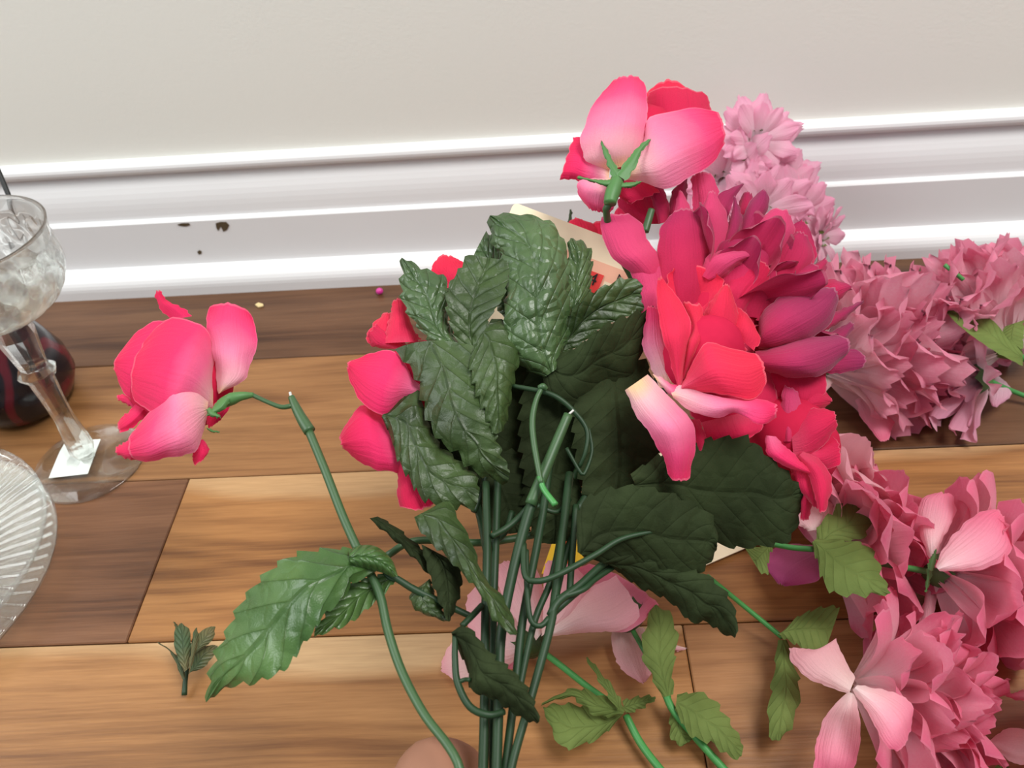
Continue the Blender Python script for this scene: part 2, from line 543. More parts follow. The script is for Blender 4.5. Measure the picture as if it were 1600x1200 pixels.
def lathe(name, prof, mat, parent=None, seg=48, loc=(0, 0, 0), rotm=None, rmod=None, smooth=True):
    """closed surface of revolution from (radius, height) pairs"""
    verts, faces = [], []
    for (r, z) in prof:
        for k in range(seg):
            a = 2 * math.pi * k / seg
            rr = r * (rmod(a, r, z) if rmod else 1.0)
            verts.append(Vector((rr * math.cos(a), rr * math.sin(a), z)))
    for i in range(len(prof) - 1):
        for k in range(seg):
            faces.append((i * seg + k, i * seg + (k + 1) % seg, (i + 1) * seg + (k + 1) % seg, (i + 1) * seg + k))
    if prof[0][0] > 0 and prof[0] != prof[-1]:
        faces.append(tuple(range(seg))[::-1])
        faces.append(tuple((len(prof) - 1) * seg + k for k in range(seg)))
    M = Matrix.Translation(loc) @ (rotm.to_4x4() if rotm else Matrix())
    return link(name, solid(mesh(name, [M @ v for v in verts], faces)), mat, parent, smooth)


def box(name, x0, x1, y0, y1, z0, z1, mat, parent=None, bevel=0.0):
    bm = bmesh.new()
    bmesh.ops.create_cube(bm, size=1)
    for v in bm.verts:
        v.co = Vector(((x0 + x1) / 2 + v.co.x * (x1 - x0), (y0 + y1) / 2 + v.co.y * (y1 - y0), (z0 + z1) / 2 + v.co.z * (z1 - z0)))
    if bevel:
        bmesh.ops.bevel(bm, geom=bm.edges[:], offset=bevel, segments=1, affect='EDGES')
    me = bpy.data.meshes.new(name)
    bm.to_mesh(me)
    bm.free()
    return link(name, me, mat, parent, False)


def struct(o):
    o['kind'] = 'structure'
    return o


# ------------------------------------------------------------------ the setting: floor planks, wall, baseboard
Y0 = 0.607                                    # foot of the baseboard
S1, PW = 0.5132, 0.127                        # first seam and plank width
floor = struct(box('floor', -1.6, 1.6, -0.9, Y0 + 0.06, -0.03, -0.0035, GAP))
C_DARK, C_MID, C_LIGHT = srgb(106, 74, 50), srgb(132, 92, 60), srgb(168, 118, 68)
C_WARM, C_TAN = srgb(170, 123, 76), srgb(152, 108, 66)
C_SAP = tuple(C_WARM)
SAP = {id(C_WARM): 1.0, id(C_LIGHT): 0.7}
XA = FL(246, 877).x
XB = FL(1085, 1084).x
XC = FL(1000, 640).x
rows = [
    (S1, Y0 + 0.02, [(-1.6, -0.62, C_DARK), (-0.62, 1.0, C_DARK), (1.0, 1.6, C_MID)]),
    (S1 - PW, S1, [(-1.6, -0.9, C_DARK), (-0.9, XC, C_TAN), (XC, 1.6, C_DARK)]),
    (S1 - 2 * PW, S1 - PW, [(-1.6, XA, srgb(128, 88, 60)), (XA, 0.9, C_LIGHT), (0.9, 1.6, C_MID)]),
    (S1 - 3 * PW, S1 - 2 * PW, [(-1.6, XB, C_WARM), (XB, 1.6, srgb(164, 118, 76))]),
    (S1 - 4 * PW, S1 - 3 * PW, [(-1.6, 0.0, C_TAN), (0.0, 1.6, C_LIGHT)]),
    (S1 - 5 * PW, S1 - 4 * PW, [(-1.6, 0.4, C_DARK), (0.4, 1.6, C_WARM)]),
]
for (ya, yb, segs) in rows:
    for (xa, xb, c) in segs:
        o = box('plank', xa + 0.0003, xb - 0.0003, ya + 0.0004, yb - 0.0004, -0.012, 0.0, WOOD, floor, 0.0007)
        o.color = c[:3] + (SAP.get(id(c), 0.0),)

YW = Y0 + 0.030
struct(box('wall_back', -1.6, 1.6, YW, YW + 0.08, -0.03, 1.9, WALL))


def moulding(name, prof, x0, x1, mat):
    n = len(prof)
    verts = [Vector((x0, y, z)) for y, z in prof] + [Vector((x1, y, z)) for y, z in prof]
    faces = [(i, i + 1, n + i + 1, n + i) for i in range(n - 1)] + [tuple(range(n))[::-1], tuple(range(n, 2 * n))]
    return link(name, mesh(name, verts, faces), mat, None, False)


def arc(cy, cz, r, a0, a1, k=6):
    return [(cy + r * math.cos(math.radians(a0 + (a1 - a0) * i / k)), cz + r * math.sin(math.radians(a0 + (a1 - a0) * i / k))) for i in range(k + 1)]


prof = [(YW + 0.002, 0.0), (Y0 + 0.015, 0.0), (Y0 + 0.015, 0.0655), (Y0 + 0.0162, 0.0670), (Y0 + 0.0195, 0.0676)]
prof += [(Y0 + 0.0195 + 0.0085 * (i / 8) ** 2.4, 0.0680 + 0.036 * (i / 8)) for i in range(9)]
prof += [(Y0 + 0.0285, 0.1052)] + arc(Y0 + 0.0275, 0.1120, 0.0062, 262, 90, 8) + [(YW + 0.002, 0.1188)]
struct(moulding('baseboard_back', prof, -1.6, 1.6, TRIM))
shoe = [(Y0 + 0.016, 0.0), (Y0, 0.0)] + arc(Y0 + 0.015, 0.008, 0.015, 180, 92, 8) + [(Y0 + 0.016, 0.0235)]
struct(moulding('trim_1', shoe, -1.6, 1.6, TRIM))


# scuffs on the baseboard face: thin flakes of bared wood, and a nail hole
def on_face(px, py, off=0.0):
    d = ray(px, py)
    return CAM + d * ((Y0 + 0.015 - off - CAM.y) / d.y)


def scuff(name, s, label):
    pts = [on_face(x, y, 0.0004) for x, y in P(s)]
    n = len(pts)
    back = [p + Vector((0, 0.0006, 0)) for p in pts]
    faces = [tuple(range(n)), tuple(range(n, 2 * n))[::-1]] + [(i, n + i, n + (i + 1) % n, (i + 1) % n) for i in range(n)]
    o = link(name, mesh(name, pts + back, faces), SCUFF, None, False)
    tag(o, label, 'scuff mark')


scuff('paint_chip', '277,351 284,349 295,349 297,352 290,354 280,353', 'thin dark scraped chip on the white baseboard edge')
scuff('paint_chip', '337,349 344,347 353,347 358,352 355,359 349,362 345,354 341,361 338,356', 'forked brown scraped chip on the white baseboard edge')
scuff('nail_hole', '308,394 311,391 315,393 315,396 311,398', 'small dark dent in the flat face of the white baseboard')

# ------------------------------------------------------------------ glassware at the left
# two pressed glass plates, one leaning half over the other
def plate(loc, R, label, z, tiltm=None):
    K = 72

    def rib(a, r, zz):
        return 1.0
    prof = []
    top = [(0.0004, 0.0035), (R * 0.55, 0.0035), (R * 0.62, 0.006), (R * 0.80, 0.0105), (R * 0.97, 0.0145), (R, 0.0160), (R * 1.004, 0.0148)]
    bot = [(R, 0.0130), (R * 0.97, 0.0110), (R * 0.80, 0.0070), (R * 0.62, 0.0020), (R * 0.55, 0.0), (0.0004, 0.0)]
    seg = K * 6
    verts, faces = [], []
    pr = top + bot
    for q, (r, zz) in enumerate(pr):
        for k in range(seg):
            a = 2 * math.pi * k / seg
            amp = 0.0022 * max(0.0, min(1.0, (r / R - 0.6) / 0.1)) if q < 5 else 0
            h = zz + amp * max(0.0, math.cos(a * K)) ** 2
            verts.append(Vector((r * math.cos(a), r * math.sin(a), h)))
    for i in range(len(pr)):
        i2 = (i + 1) % len(pr)
        for k in range(seg):
            faces.append((i * seg + k, i * seg + (k + 1) % seg, i2 * seg + (k + 1) % seg, i2 * seg + k))
    M = Matrix.Translation(Vector((loc.x, loc.y, z))) @ (tiltm or Matrix())
    o = link('glass_plate', solid(mesh('glass_plate', [M @ v for v in verts], faces)), PLATEGLASS)
    tag(o, label, 'plate', 'clear ribbed plates')


edge = FL(72, 895, 0.014)
Rp = 0.105
plate(Vector((edge.x - Rp, edge.y - 0.004, 0)), Rp, 'clear ribbed glass plate lying on the floor, lower of the two', 0.0)
plate(Vector((edge.x - Rp - 0.006, edge.y + 0.002, 0)), Rp, 'clear ribbed glass plate stacked on top of another plate', 0.0085)

# dark vase behind the coupe
vb = FL(28, 655)
vase = thing('dark_vase', 'dark maroon and black glossy vase behind the crystal coupe', 'vase', (vb.x, vb.y + 0.02, 0))
t = NT('maroon_black_glass')
tc = t.n('TexCoord').outputs['Object']
wv = t.n('TexWave', {'wave_type': 'BANDS', 'bands_direction': 'X'}, Vector=tc, Scale=16.0, Distortion=5.0, Detail=2.0).outputs[1]
b = t.n('BsdfPrincipled', None, Base_Color=t.ramp(wv, [(0.35, srgb(22, 18, 24)), (0.7, srgb(38, 20, 26)), (0.9, srgb(96, 22, 34))]), Roughness=0.18)
VASE = t.surf(b.outputs[0])
vl = Vector((vb.x, vb.y + 0.02, 0))
lathe('body', [(0.001, 0.0), (0.028, 0.0), (0.036, 0.006), (0.042, 0.020), (0.041, 0.036), (0.034, 0.055), (0.026, 0.072), (0.020, 0.086), (0.019, 0.092),
               (0.017, 0.092), (0.018, 0.086), (0.022, 0.072), (0.001, 0.02)], VASE, vase, 40, vl)
lathe('lip', [(0.0185, 0.091), (0.0215, 0.0925), (0.022, 0.095), (0.0205, 0.0965), (0.017, 0.0955), (0.0165, 0.092), (0.0185, 0.091)], VASE, vase, 40, vl)

# crystal coupe
gb = FL(142, 724)
coupe = thing('crystal_coupe', 'clear cut crystal coupe glass with a tall stem standing on the floor', 'glass', gb)
RB = 0.0385
lathe('foot', [(0.001, 0.0), (RB - 0.001, 0.0), (RB, 0.0012), (RB - 0.0008, 0.0024), (RB * 0.6, 0.0036), (0.009, 0.0060), (0.006, 0.0085), (0.001, 0.0085)], PLATEGLASS, coupe, 64, gb)
ST = [(0.001, 0.008), (0.0062, 0.008), (0.0088, 0.016), (0.0080, 0.028), (0.0064, 0.046), (0.0070, 0.064), (0.0082, 0.080), (0.0088, 0.084), (0.0120, 0.0856),
      (0.0124, 0.088), (0.0104, 0.0900), (0.0085, 0.092), (0.0104, 0.106), (0.0122, 0.118), (0.0094, 0.131), (0.001, 0.1312)]
lathe('stem', ST, CUTGLASS, coupe, 8, gb, smooth=False)
HB = 0.1300
bowl_o = [(0.001, 0.0), (0.011, 0.0005), (0.023, 0.0050), (0.033, 0.0130), (0.0390, 0.0240), (0.0405, 0.0340), (0.0400, 0.0440), (0.0412, 0.0540), (0.0420, 0.0580)]
bowl_i = [(0.0408, 0.0583), (0.0396, 0.0540), (0.0384, 0.0440), (0.0386, 0.0340), (0.0370, 0.0250), (0.0312, 0.0150), (0.022, 0.0080), (0.001, 0.0040)]


def facets(a, r, z):
    zz = z - HB
    if r < 0.02 or zz > 0.046 or zz < 0.003:
        return 1.0
    return 1.0 + 0.05 * max(abs(math.sin(a * 9 + zz * 130)), abs(math.sin(a * 9 - zz * 130))) - 0.03


def dense(pr, k=4):
    return [tuple(v) for v in spline([Vector(p) for p in pr], k * len(pr))]


pr = dense(bowl_o) + dense(bowl_i)
nO = len(dense(bowl_o))
verts, faces, seg = [], [], 144
for q, (r, z) in enumerate(pr):
    for k in range(seg):
        a = 2 * math.pi * k / seg
        rr = r * 1.12 * (facets(a, r, z + HB) if q < nO else 1.0)
        verts.append(Vector((gb.x + rr * math.cos(a), gb.y + rr * math.sin(a), z + HB)))
for i in range(len(pr) - 1):
    for k in range(seg):
        faces.append((i * seg + k, i * seg + (k + 1) % seg, (i + 1) * seg + (k + 1) % seg, (i + 1) * seg + k))
link('bowl', solid(mesh('bowl', verts, faces)), CUTGLASS, coupe)
# price sticker under the foot
stp = [FL(x, y, 0.0050) for x, y in P('76,747 92,708 102,690 157,686 137,740')]
stk = link('price_sticker', mesh('price_sticker', stp + [p - Vector((0, 0, 0.0003)) for p in stp],
           [(0, 1, 2, 3, 4), (9, 8, 7, 6, 5)] + [(i, 5 + i, 5 + (i + 1) % 5, (i + 1) % 5) for i in range(5)]), STICKER, coupe, False)
stk['label'] = 'white paper sticker on the glass foot'
# crystals and a black pick inside the bowl
rnd = random.Random(5)
spots = [(0.020, -0.006, 0.030), (-0.010, -0.016, 0.029), (0.006, 0.014, 0.030), (-0.018, 0.010, 0.031), (0.004, -0.002, 0.045), (0.022, 0.012, 0.040), (-0.016, -0.004, 0.046), (0.012, -0.018, 0.044)]
words = ['nearest the rim at right', 'low at the front', 'low at the back', 'low at the left back', 'topmost in the middle', 'upper right', 'upper left', 'upper front']
for i, (x, y, z) in enumerate(spots):
    bm = bmesh.new()
    bmesh.ops.create_icosphere(bm, subdivisions=1 if i % 2 else 2, radius=0.0085)
    me = bpy.data.meshes.new('glass_bead')
    M = Matrix.Translation(Vector((gb.x + x, gb.y + y, HB + z - 0.008))) @ Matrix.Rotation(rnd.random() * 3, 4, 'X')
    bm.transform(M)
    bm.to_mesh(me)
    bm.free()
    tag(link('glass_bead', me, CUTGLASS, None, i % 2 == 0), 'clear glass bead inside the crystal coupe, ' + words[i], 'bead', 'glass beads in the coupe')
p0 = W(45, 398, 0.585)
p1 = W(-26, 215, 0.585)
v, f = tube_data([p0, p0.lerp(p1, 0.5) + Vector((0.002, 0, 0)), p1], [0.0013, 0.0018, 0.0020], 8)
tag(link('black_pick', mesh('black_pick', v, f), BLACK), 'thin black stick poking up out of the crystal coupe', 'stick')


# ------------------------------------------------------------------ papers
def card(name, TL, e1, e2, w, h, zf, mat, parent, rpx=8):
    """rounded thin card laid out from its corner; e1/e2 unit directions in the frame, placed at depth"""
    pts = []
    for (cx, cy, a0) in ((rpx, rpx, 180), (w - rpx, rpx, 270), (w - rpx, h - rpx, 0), (rpx, h - rpx, 90)):
        for k in range(5):
            a = math.radians(a0 + 90 * k / 4)
            s, t_ = cx + rpx * math.cos(a), cy + rpx * math.sin(a)
            pts.append((TL[0] + e1[0] * s + e2[0] * t_, TL[1] + e1[1] * s + e2[1] * t_))
    fr = [W(x, y, zf(x, y)) for x, y in pts]
    nrm = (fr[5] - fr[0]).cross(fr[15] - fr[0]).normalized() * 0.0005
    n = len(fr)
    o = link(name, mesh(name, fr + [p + nrm for p in fr], [tuple(range(n)), tuple(range(n, 2 * n))[::-1]] +
             [(i, n + i, n + (i + 1) % n, (i + 1) % n) for i in range(n)]), mat, parent, False)
    return o


CT, CE1, CE2 = (803, 316), (0.937, 0.350), (-0.380, 0.925)


def zcard(x, y):
    return 0.462 + (x - 803) * 0.00002 - (y - 316) * 0.00004


# paper on the floor under the flowers and a small printed wrapper
fa, fb = FL(1100, 884, 0.004), FL(1235, 826, 0.004)
dirn = (fb - fa).normalized()
per = Vector((-dirn.y, dirn.x, 0))
q = [fa, fb, fb + per * 0.09, fa + per * 0.09]
tag(link('paper_card', mesh('paper_card', q + [p - Vector((0, 0, 0.0006)) for p in q],
    [(0, 1, 2, 3), (7, 6, 5, 4), (0, 4, 5, 1), (1, 5, 6, 2), (2, 6, 7, 3), (3, 7, 4, 0)]), CARD, None, False),
    'cream paper corner lying on the floor beneath the dark leaf', 'paper')
q = [FL(x, y, 0.016) for x, y in P('846,896 866,838 922,828 906,894')]
wrp = tag(link('printed_wrapper', mesh('printed_wrapper', q + [p - Vector((0, 0, 0.0006)) for p in q],
    [(0, 1, 2, 3), (7, 6, 5, 4), (0, 4, 5, 1), (1, 5, 6, 2), (2, 6, 7, 3), (3, 7, 4, 0)]), CARD_YELLOW, None, False),
    'yellow and orange printed paper scrap behind the stems', 'paper')
q = [FL(x, y, 0.0164) for x, y in P('876,886 884,842 892,842 886,888')]
link('printed_stripe', mesh('printed_stripe', q + [p - Vector((0, 0, 0.0003)) for p in q],
     [(0, 1, 2, 3), (7, 6, 5, 4), (0, 4, 5, 1), (1, 5, 6, 2), (2, 6, 7, 3), (3, 7, 4, 0)]), CARD_ORANGE, wrp, False)

# tiny litter
bp = FL(593, 455, 0.003)
bm = bmesh.new()
bmesh.ops.create_uvsphere(bm, u_segments=14, v_segments=10, radius=0.0032)
bm.transform(Matrix.Translation(bp) @ Matrix.Diagonal((1, 0.9, 0.95, 1)))
me = bpy.data.meshes.new('bead')
bm.to_mesh(me)
bm.free()
tag(link('bead', me, BEAD), 'tiny magenta bead on the floor near the baseboard', 'bead')
q = [FL(x, y, 0.0005) for x, y in P('399,477 404,474 411,476 412,479 404,481')]
tag(link('wood_chip', mesh('wood_chip', q + [p + Vector((0, 0, 0.001)) for p in q], [(4, 3, 2, 1, 0), (5, 6, 7, 8, 9)] + [(i, (i + 1) % 5, 5 + (i + 1) % 5, 5 + i) for i in range(5)]), CHIP, None, False),
    'tiny cream chip on the dark floorboard', 'chip')


# ------------------------------------------------------------------ generic flower heads
PM = {}


def petal_mesh(kind, var, L, Wd, cup, curl, ruf, notch, mat, n=12, m=12):
    key = (kind, var, mat.name)
    if key in PM:
        return PM[key]
    rnd = random.Random(hash(kind) % 1000 * 0 + var * 77 + len(kind))
    ph = rnd.random() * 9
    cc = curl * (0.6 + 0.8 * rnd.random())
    verts, faces, uvs = [], [], []
    for i in range(n + 1):
        v = 1 - (1 - i / n) ** 1.5
        w = Wd * (0.22 + 0.78 * math.sin(min(1, v * 1.25) * math.pi / 2) ** 1.1) * math.sqrt(max(0.02, 1 - 0.66 * max(0, (v - 0.5) / 0.5) ** 3.2))
        for j in range(m + 1):
            u = 2 * j / m - 1
            z = L * v
            if v > 0.7:
                z += L * ((v - 0.7) / 0.3) * (0.05 * (1 - u * u) + notch * (0.016 * math.sin(u * 17 + ph) + 0.014 * math.sin(u * 7 + ph * 2)) - 0.15 * abs(u) ** 2.6)
            y = -cup * Wd * (1 - u * u) * math.sin(math.pi * min(1, v * 0.8 + 0.1)) + cc * L * max(0, v - 0.45) ** 2 * 2
            y += ruf * L * v * v * math.sin(u * 6 + ph) * 0.5 + ruf * L * v * math.sin(u * 2.5 + v * 6 + ph) * 0.4
            verts.append((u * w * 0.5, y, z))
            uvs.append(((u + 1) / 2, v))
    for i in range(n):
        for j in range(m):
            a = i * (m + 1) + j
            faces.append((a, a + 1, a + m + 2, a + m + 1))
    me = mesh('petal', verts, faces, uvs)
    me.materials.append(mat)
    me.polygons.foreach_set('use_smooth', [True] * len(me.polygons))
    PM[key] = me
    return me


def flower_head(parent, basep, axis, layers, kind, mat, seed, Wd=0.6, cup=0.35, curl=0.25, ruf=0.12, notch=0.5, zmin=0.001, squash=None, r0=0.004):
    """layers: (count, petal length m, angle from the axis in degrees, shift along the axis m)"""
    rnd = random.Random(seed)
    ax = axis.normalized()
    q = Vector((0, 0, 1)).rotation_difference(ax).to_matrix().to_4x4()
    for li, (cnt, L, ang, sh) in enumerate(layers):
        p0 = rnd.random() * 6
        for k in range(cnt):
            var = rnd.randrange(5)
            me = petal_mesh(kind, var, 1.0, Wd, cup, curl, ruf, notch, mat)
            a = p0 + 2 * math.pi * (k + 0.35 * (rnd.random() - 0.5)) / cnt
            th = math.radians(ang + rnd.uniform(-9, 9))
            s = L * rnd.uniform(0.86, 1.1)
            M = Matrix.Translation(basep) @ q @ Matrix.Rotation(a, 4, 'Z') @ Matrix.Translation(Vector((0, r0, sh))) @ Matrix.Rotation(-th, 4, 'X') \
                @ Matrix.Rotation(rnd.uniform(-0.25, 0.25), 4, 'Z') @ Matrix.Diagonal((s * rnd.uniform(0.85, 1.15), s, s, 1))
            tipz = min((M @ Vector(c)).z for c in ((0, 0, 1), (Wd * .4, 0, .8), (-Wd * .4, 0, .8), (0, -cup * Wd, 0.6)))
            if tipz < zmin:                              # petals that would sink into the floor bend up along it
                for tr in range(14):
                    th -= 0.12
                    M = Matrix.Translation(basep) @ q @ Matrix.Rotation(a, 4, 'Z') @ Matrix.Translation(Vector((0, r0, sh))) @ Matrix.Rotation(-th, 4, 'X') \
                        @ Matrix.Diagonal((s, s, s, 1))
                    if min((M @ Vector(c)).z for c in ((0, 0, 1), (Wd * .4, 0, .8), (-Wd * .4, 0, .8), (0, -cup * Wd, 0.6))) > zmin:
                        break
                else:
                    continue
            o = bpy.data.objects.new('petal', me)
            COL.objects.link(o)
            o.parent = parent
            o.matrix_world = M
            o.matrix_basis = parent.matrix_basis.inverted() @ M


def ovoid(name, mat, parent, c, axis, r, l, seg=16):
    prof = [(max(0.0002, r * math.sin(math.pi * i / 10)), -l * math.cos(math.pi * i / 10)) for i in range(11)]
    rot = Vector((0, 0, 1)).rotation_difference(axis.normalized()).to_matrix()
    return lathe(name, prof, mat, parent, seg, c, rot)


def zh(h):
    return lambda x, y: zfl(x, y, h)


def calyx_cup(parent, base, axis, r, l, mat=None, sep=6, name='calyx'):
    """toothed green cup"""
    mat = mat or CALYX
    seg = sep * 4
    rot = Vector((0, 0, 1)).rotation_difference(axis.normalized()).to_matrix().to_4x4()
    M = Matrix.Translation(base) @ rot
    verts, faces = [], []
    for (rr, z) in ((0.15, -0.05), (0.55, 0.12), (0.85, 0.4), (1.0, 0.7)):
        for k in range(seg):
            verts.append(M @ Vector((rr * r * math.cos(2 * math.pi * k / seg), rr * r * math.sin(2 * math.pi * k / seg), z * l)))
    for k in range(seg):
        up = (0.72, 0.85, 1.1, 0.85)[k % 4]
        rr = 1.0 + (0.16 if k % 4 == 2 else 0.04)
        verts.append(M @ Vector((rr * r * math.cos(2 * math.pi * k / seg), rr * r * math.sin(2 * math.pi * k / seg), up * l)))
    for i in range(4):
        for k in range(seg):
            faces.append((i * seg + k, i * seg + (k + 1) % seg, (i + 1) * seg + (k + 1) % seg, (i + 1) * seg + k))
    faces.append(tuple(range(seg))[::-1])
    return link(name, mesh(name, verts, faces), mat, parent)


# ------------------------------------------------------------------ flowers lying on the floor
def fl_axis(bx, by, bh, cx, cy, ch):
    a, c = FL(bx, by, bh), FL(cx, cy, ch)
    return a, (c - a)


def fstem(parent, s, r=4.0, mat=None, name='stem'):
    """s: px,py,height-in-mm triples"""
    pts = [FL(x, y, h * 0.001) for x, y, h in P(s)]
    z = (pts[0] - CAM).dot(FWD)
    v, f = tube_data(pts, r * z / F, 8)
    return link(name, mesh(name, v, f), mat or STEM_BRIGHT, parent)


def peony_layers(L, sq=1.0):
    return [(7, L * 1.05, 82 * sq, 0.0), (9, L * 1.0, 64 * sq, 0.002), (9, L * 0.95, 48 * sq, 0.004), (9, L * 0.88, 33 * sq, 0.006), (7, L * 0.8, 18 * sq, 0.008), (4, L * 0.7, 7, 0.010)]


# daisy spray leaning on the baseboard
dsp = FL(1235, 440)
spray = thing('daisy_spray', 'spray of pale pink daisies with notched petals leaning against the white baseboard', 'flowers', dsp)
for i, (x, y, z, ax, L) in enumerate([(1180, 222, 0.025, (0.25, -0.75, 0.65), 0.030), (1130, 285, 0.035, (-0.25, -0.8, 0.5), 0.032), (1152, 262, 0.030, (-0.6, -0.6, 0.4), 0.028),
                                      (1218, 296, 0.035, (0.4, -0.7, 0.6), 0.032), (1245, 338, 0.045, (0.65, -0.6, 0.4), 0.034), (1278, 370, 0.045, (0.8, -0.5, 0.2), 0.026),
                                      (1185, 330, 0.06, (0.1, -0.9, 0.4), 0.034)]):
    z = zwl(x, y, z)
    c = W(x, y, z)
    a = Vector(ax).normalized()
    flower_head(spray, c, a, [(11, L, 80, 0), (9, L * 0.85, 62, 0.002)], 'daisy', DAISY, 40 + i, Wd=0.60, cup=0.10, curl=0.12, ruf=0.06, notch=2.2)
    calyx_cup(spray, c - a * 0.004, a, 0.007, 0.010, LEAF_OLIVE, 7)
    v, f = tube_data([c - a * 0.004, c.lerp(dsp, 0.5) - a * 0.01, dsp + Vector((0.01 * i - 0.03, -0.02, 0.006))], 0.0014, 6)
    link('stem', mesh('stem', v, f), STEM_BRIGHT, spray)
ce = W(1166, 240, zwl(1166, 240, 0.035))
ovoid('flower_centre', LEAF_OLIVE, spray, ce, Vector((0.6, 0.3, 0.4)), 0.006, 0.009)

# ruffled carnation behind the crimson bloom
bp_, ax_ = fl_axis(1275, 575, 0.035, 1420, 505, 0.045)
carn = thing('pink_carnation', 'large ruffled pink carnation lying behind the crimson bloom near the baseboard', 'flower', Vector((bp_.x, bp_.y, 0)))
L = 0.078
flower_head(carn, bp_, ax_, [(11, L * 0.70, 66, 0), (13, L * 0.80, 55, 0.002), (14, L * 0.88, 45, 0.004), (15, L * 0.95, 35, 0.006), (14, L, 25, 0.008), (11, L, 15, 0.010), (7, L * 0.98, 6, 0.011)], 'carnation', CARN, 7,
            Wd=0.62, cup=0.12, curl=0.35, ruf=0.13, notch=2.2, zmin=0.002)
loft('petal', PEONY, carn, '1300,575 1330,600 1345,650 1375,688', '1310,566 1360,602 1398,640 1388,688', zh(0.012), bulge=3, tip=3)
loft('petal', BLUSH, carn, '1290,590 1270,620 1262,650', '1305,582 1300,600 1290,612', zh(0.03), bulge=2)
calyx_cup(carn, bp_ - ax_.normalized() * 0.004, ax_, 0.010, 0.016)
fstem(carn, '1275,578,34 1230,600,20 1150,640,8 1080,700,5')

# carnation at the right edge and the smaller bloom below it
bp_, ax_ = fl_axis(1578, 545, 0.045, 1495, 470, 0.050)
carn2 = thing('pink_carnation', 'ruffled pink carnation at the right edge with a green leaf across it', 'flower', Vector((bp_.x, bp_.y, 0)))
L = 0.064
flower_head(carn2, bp_, ax_, [(11, L * 0.80, 80, 0), (13, L * 0.86, 66, 0.002), (14, L * 0.92, 53, 0.004), (15, L * 0.96, 41, 0.006), (14, L, 29, 0.008), (11, L * 0.98, 17, 0.010), (7, L * 0.95, 6, 0.011)], 'carnation', CARN, 17,
            Wd=0.62, cup=0.12, curl=0.35, ruf=0.13, notch=2.2, zmin=0.002)
loft('leaf', LEAF_OLIVE, carn2, '1598,572 1560,552 1525,530 1495,505 1478,487', '1598,548 1575,528 1550,500 1520,486 1479,485', zh(0.075), bulge=2, fold=2)
loft('leaf', LEAF_OLIVE, carn2, '1570,510 1562,530 1575,548', '1600,500 1600,525 1598,545', zh(0.07), bulge=2)
calyx_cup(carn2, bp_ - ax_.normalized() * 0.006, ax_, 0.011, 0.018, LEAF_OLIVE)
fstem(carn2, '1580,548,46 1600,560,40 1660,590,20', 5)
fstem(carn2, '1476,414,90 1490,425,88 1505,437,84', 3.5)

bp_, ax_ = fl_axis(1537, 592, 0.022, 1450, 600, 0.026)
pinkb = thing('pink_blossom', 'small pale pink blossom lying on its side below the right carnation', 'flower', Vector((bp_.x, bp_.y, 0)))
L = 0.050
flower_head(pinkb, bp_, ax_, [(7, L, 62, 0), (7, L * 0.95, 40, 0.002), (6, L, 20, 0.004)], 'blossom', DAISY, 27, Wd=0.5, cup=0.2, curl=0.1, ruf=0.14, notch=0.9, zmin=0.002)
loft('petal', BLUSH, pinkb, '1520,590 1480,605 1450,615 1425,618', '1522,600 1490,625 1460,640 1440,655', zh(0.012), bulge=2)
loft('petal', DAISY, pinkb, '1553,590 1545,610 1548,632 1555,636', '1560,588 1575,600 1580,618 1560,634', zh(0.014), bulge=2)
calyx_cup(pinkb, bp_ + Vector((0.004, 0, 0)), ax_, 0.012, 0.020, CALYX)
fstem(pinkb, '1540,592,22 1570,606,14 1600,618,8 1660,640,5', 4)

# peony half hidden by the dark right-hand leaf
bp_, ax_ = fl_axis(1290, 862, 0.034, 1400, 828, 0.036)
pe1 = thing('pink_peony', 'pink peony half hidden behind a notched green leaf right of the bouquet', 'flower', Vector((bp_.x, bp_.y, 0)))
flower_head(pe1, bp_, ax_, [(8, 0.050, 78, 0), (9, 0.050, 58, .002), (9, 0.049, 42, .004), (8, 0.048, 26, .006), (6, 0.046, 12, .008)], 'peony', PEONY, 3, Wd=0.80, cup=0.24, curl=0.26, ruf=0.06, notch=0.8, zmin=0.002)
loft('petal', LILAC, pe1, '1272,852 1230,850 1205,862 1197,885 1215,912', '1285,868 1290,890 1275,908 1250,914 1225,914', zh(0.016), bulge=6)
loft('petal', BLUSH, pe1, '1262,830 1250,822 1240,812 1232,806', '1295,825 1300,790 1280,770 1262,775', zh(0.055), bulge=3)
loft('leaf', LEAF_OLIVE, pe1, '1275,845 1280,820 1300,800 1312,785 1325,772 1362,770', '1290,852 1320,845 1345,842 1358,825 1362,800 1365,772', zh(0.062), teeth=5, tooth=8, bulge=3, quilt=0.5)
loft('leaf', LEAF_OLIVE, pe1, '1268,848 1278,880 1285,905 1300,925 1325,930 1390,928', '1275,842 1320,845 1350,850 1368,870 1380,905 1392,926', zh(0.068), teeth=6, tooth=7, bulge=3, quilt=0.5)
loft('leaf', LEAF_OLIVE, pe1, '1200,850 1180,855 1165,852 1160,850', '1208,852 1200,880 1200,895 1190,898', zh(0.04), teeth=3, tooth=6)
fstem(pe1, '1205,850,36 1240,856,44 1270,858,52', 4.5)

# pale bloom behind the lower dark-red rose
bp_, ax_ = fl_axis(1255, 790, 0.04, 1320, 735, 0.045)
pe0 = thing('pink_peony', 'pale pink peony peeking out behind the lowest deep red rose', 'flower', Vector((bp_.x, bp_.y, 0)))
flower_head(pe0, bp_, ax_, [(8, 0.048, 70, 0), (8, 0.048, 48, .002), (7, 0.046, 28, .004), (5, 0.044, 12, .006)], 'peony', BLUSH, 13, Wd=0.80, cup=0.24, curl=0.26, ruf=0.06, notch=0.8, zmin=0.002)
PM_blush = True

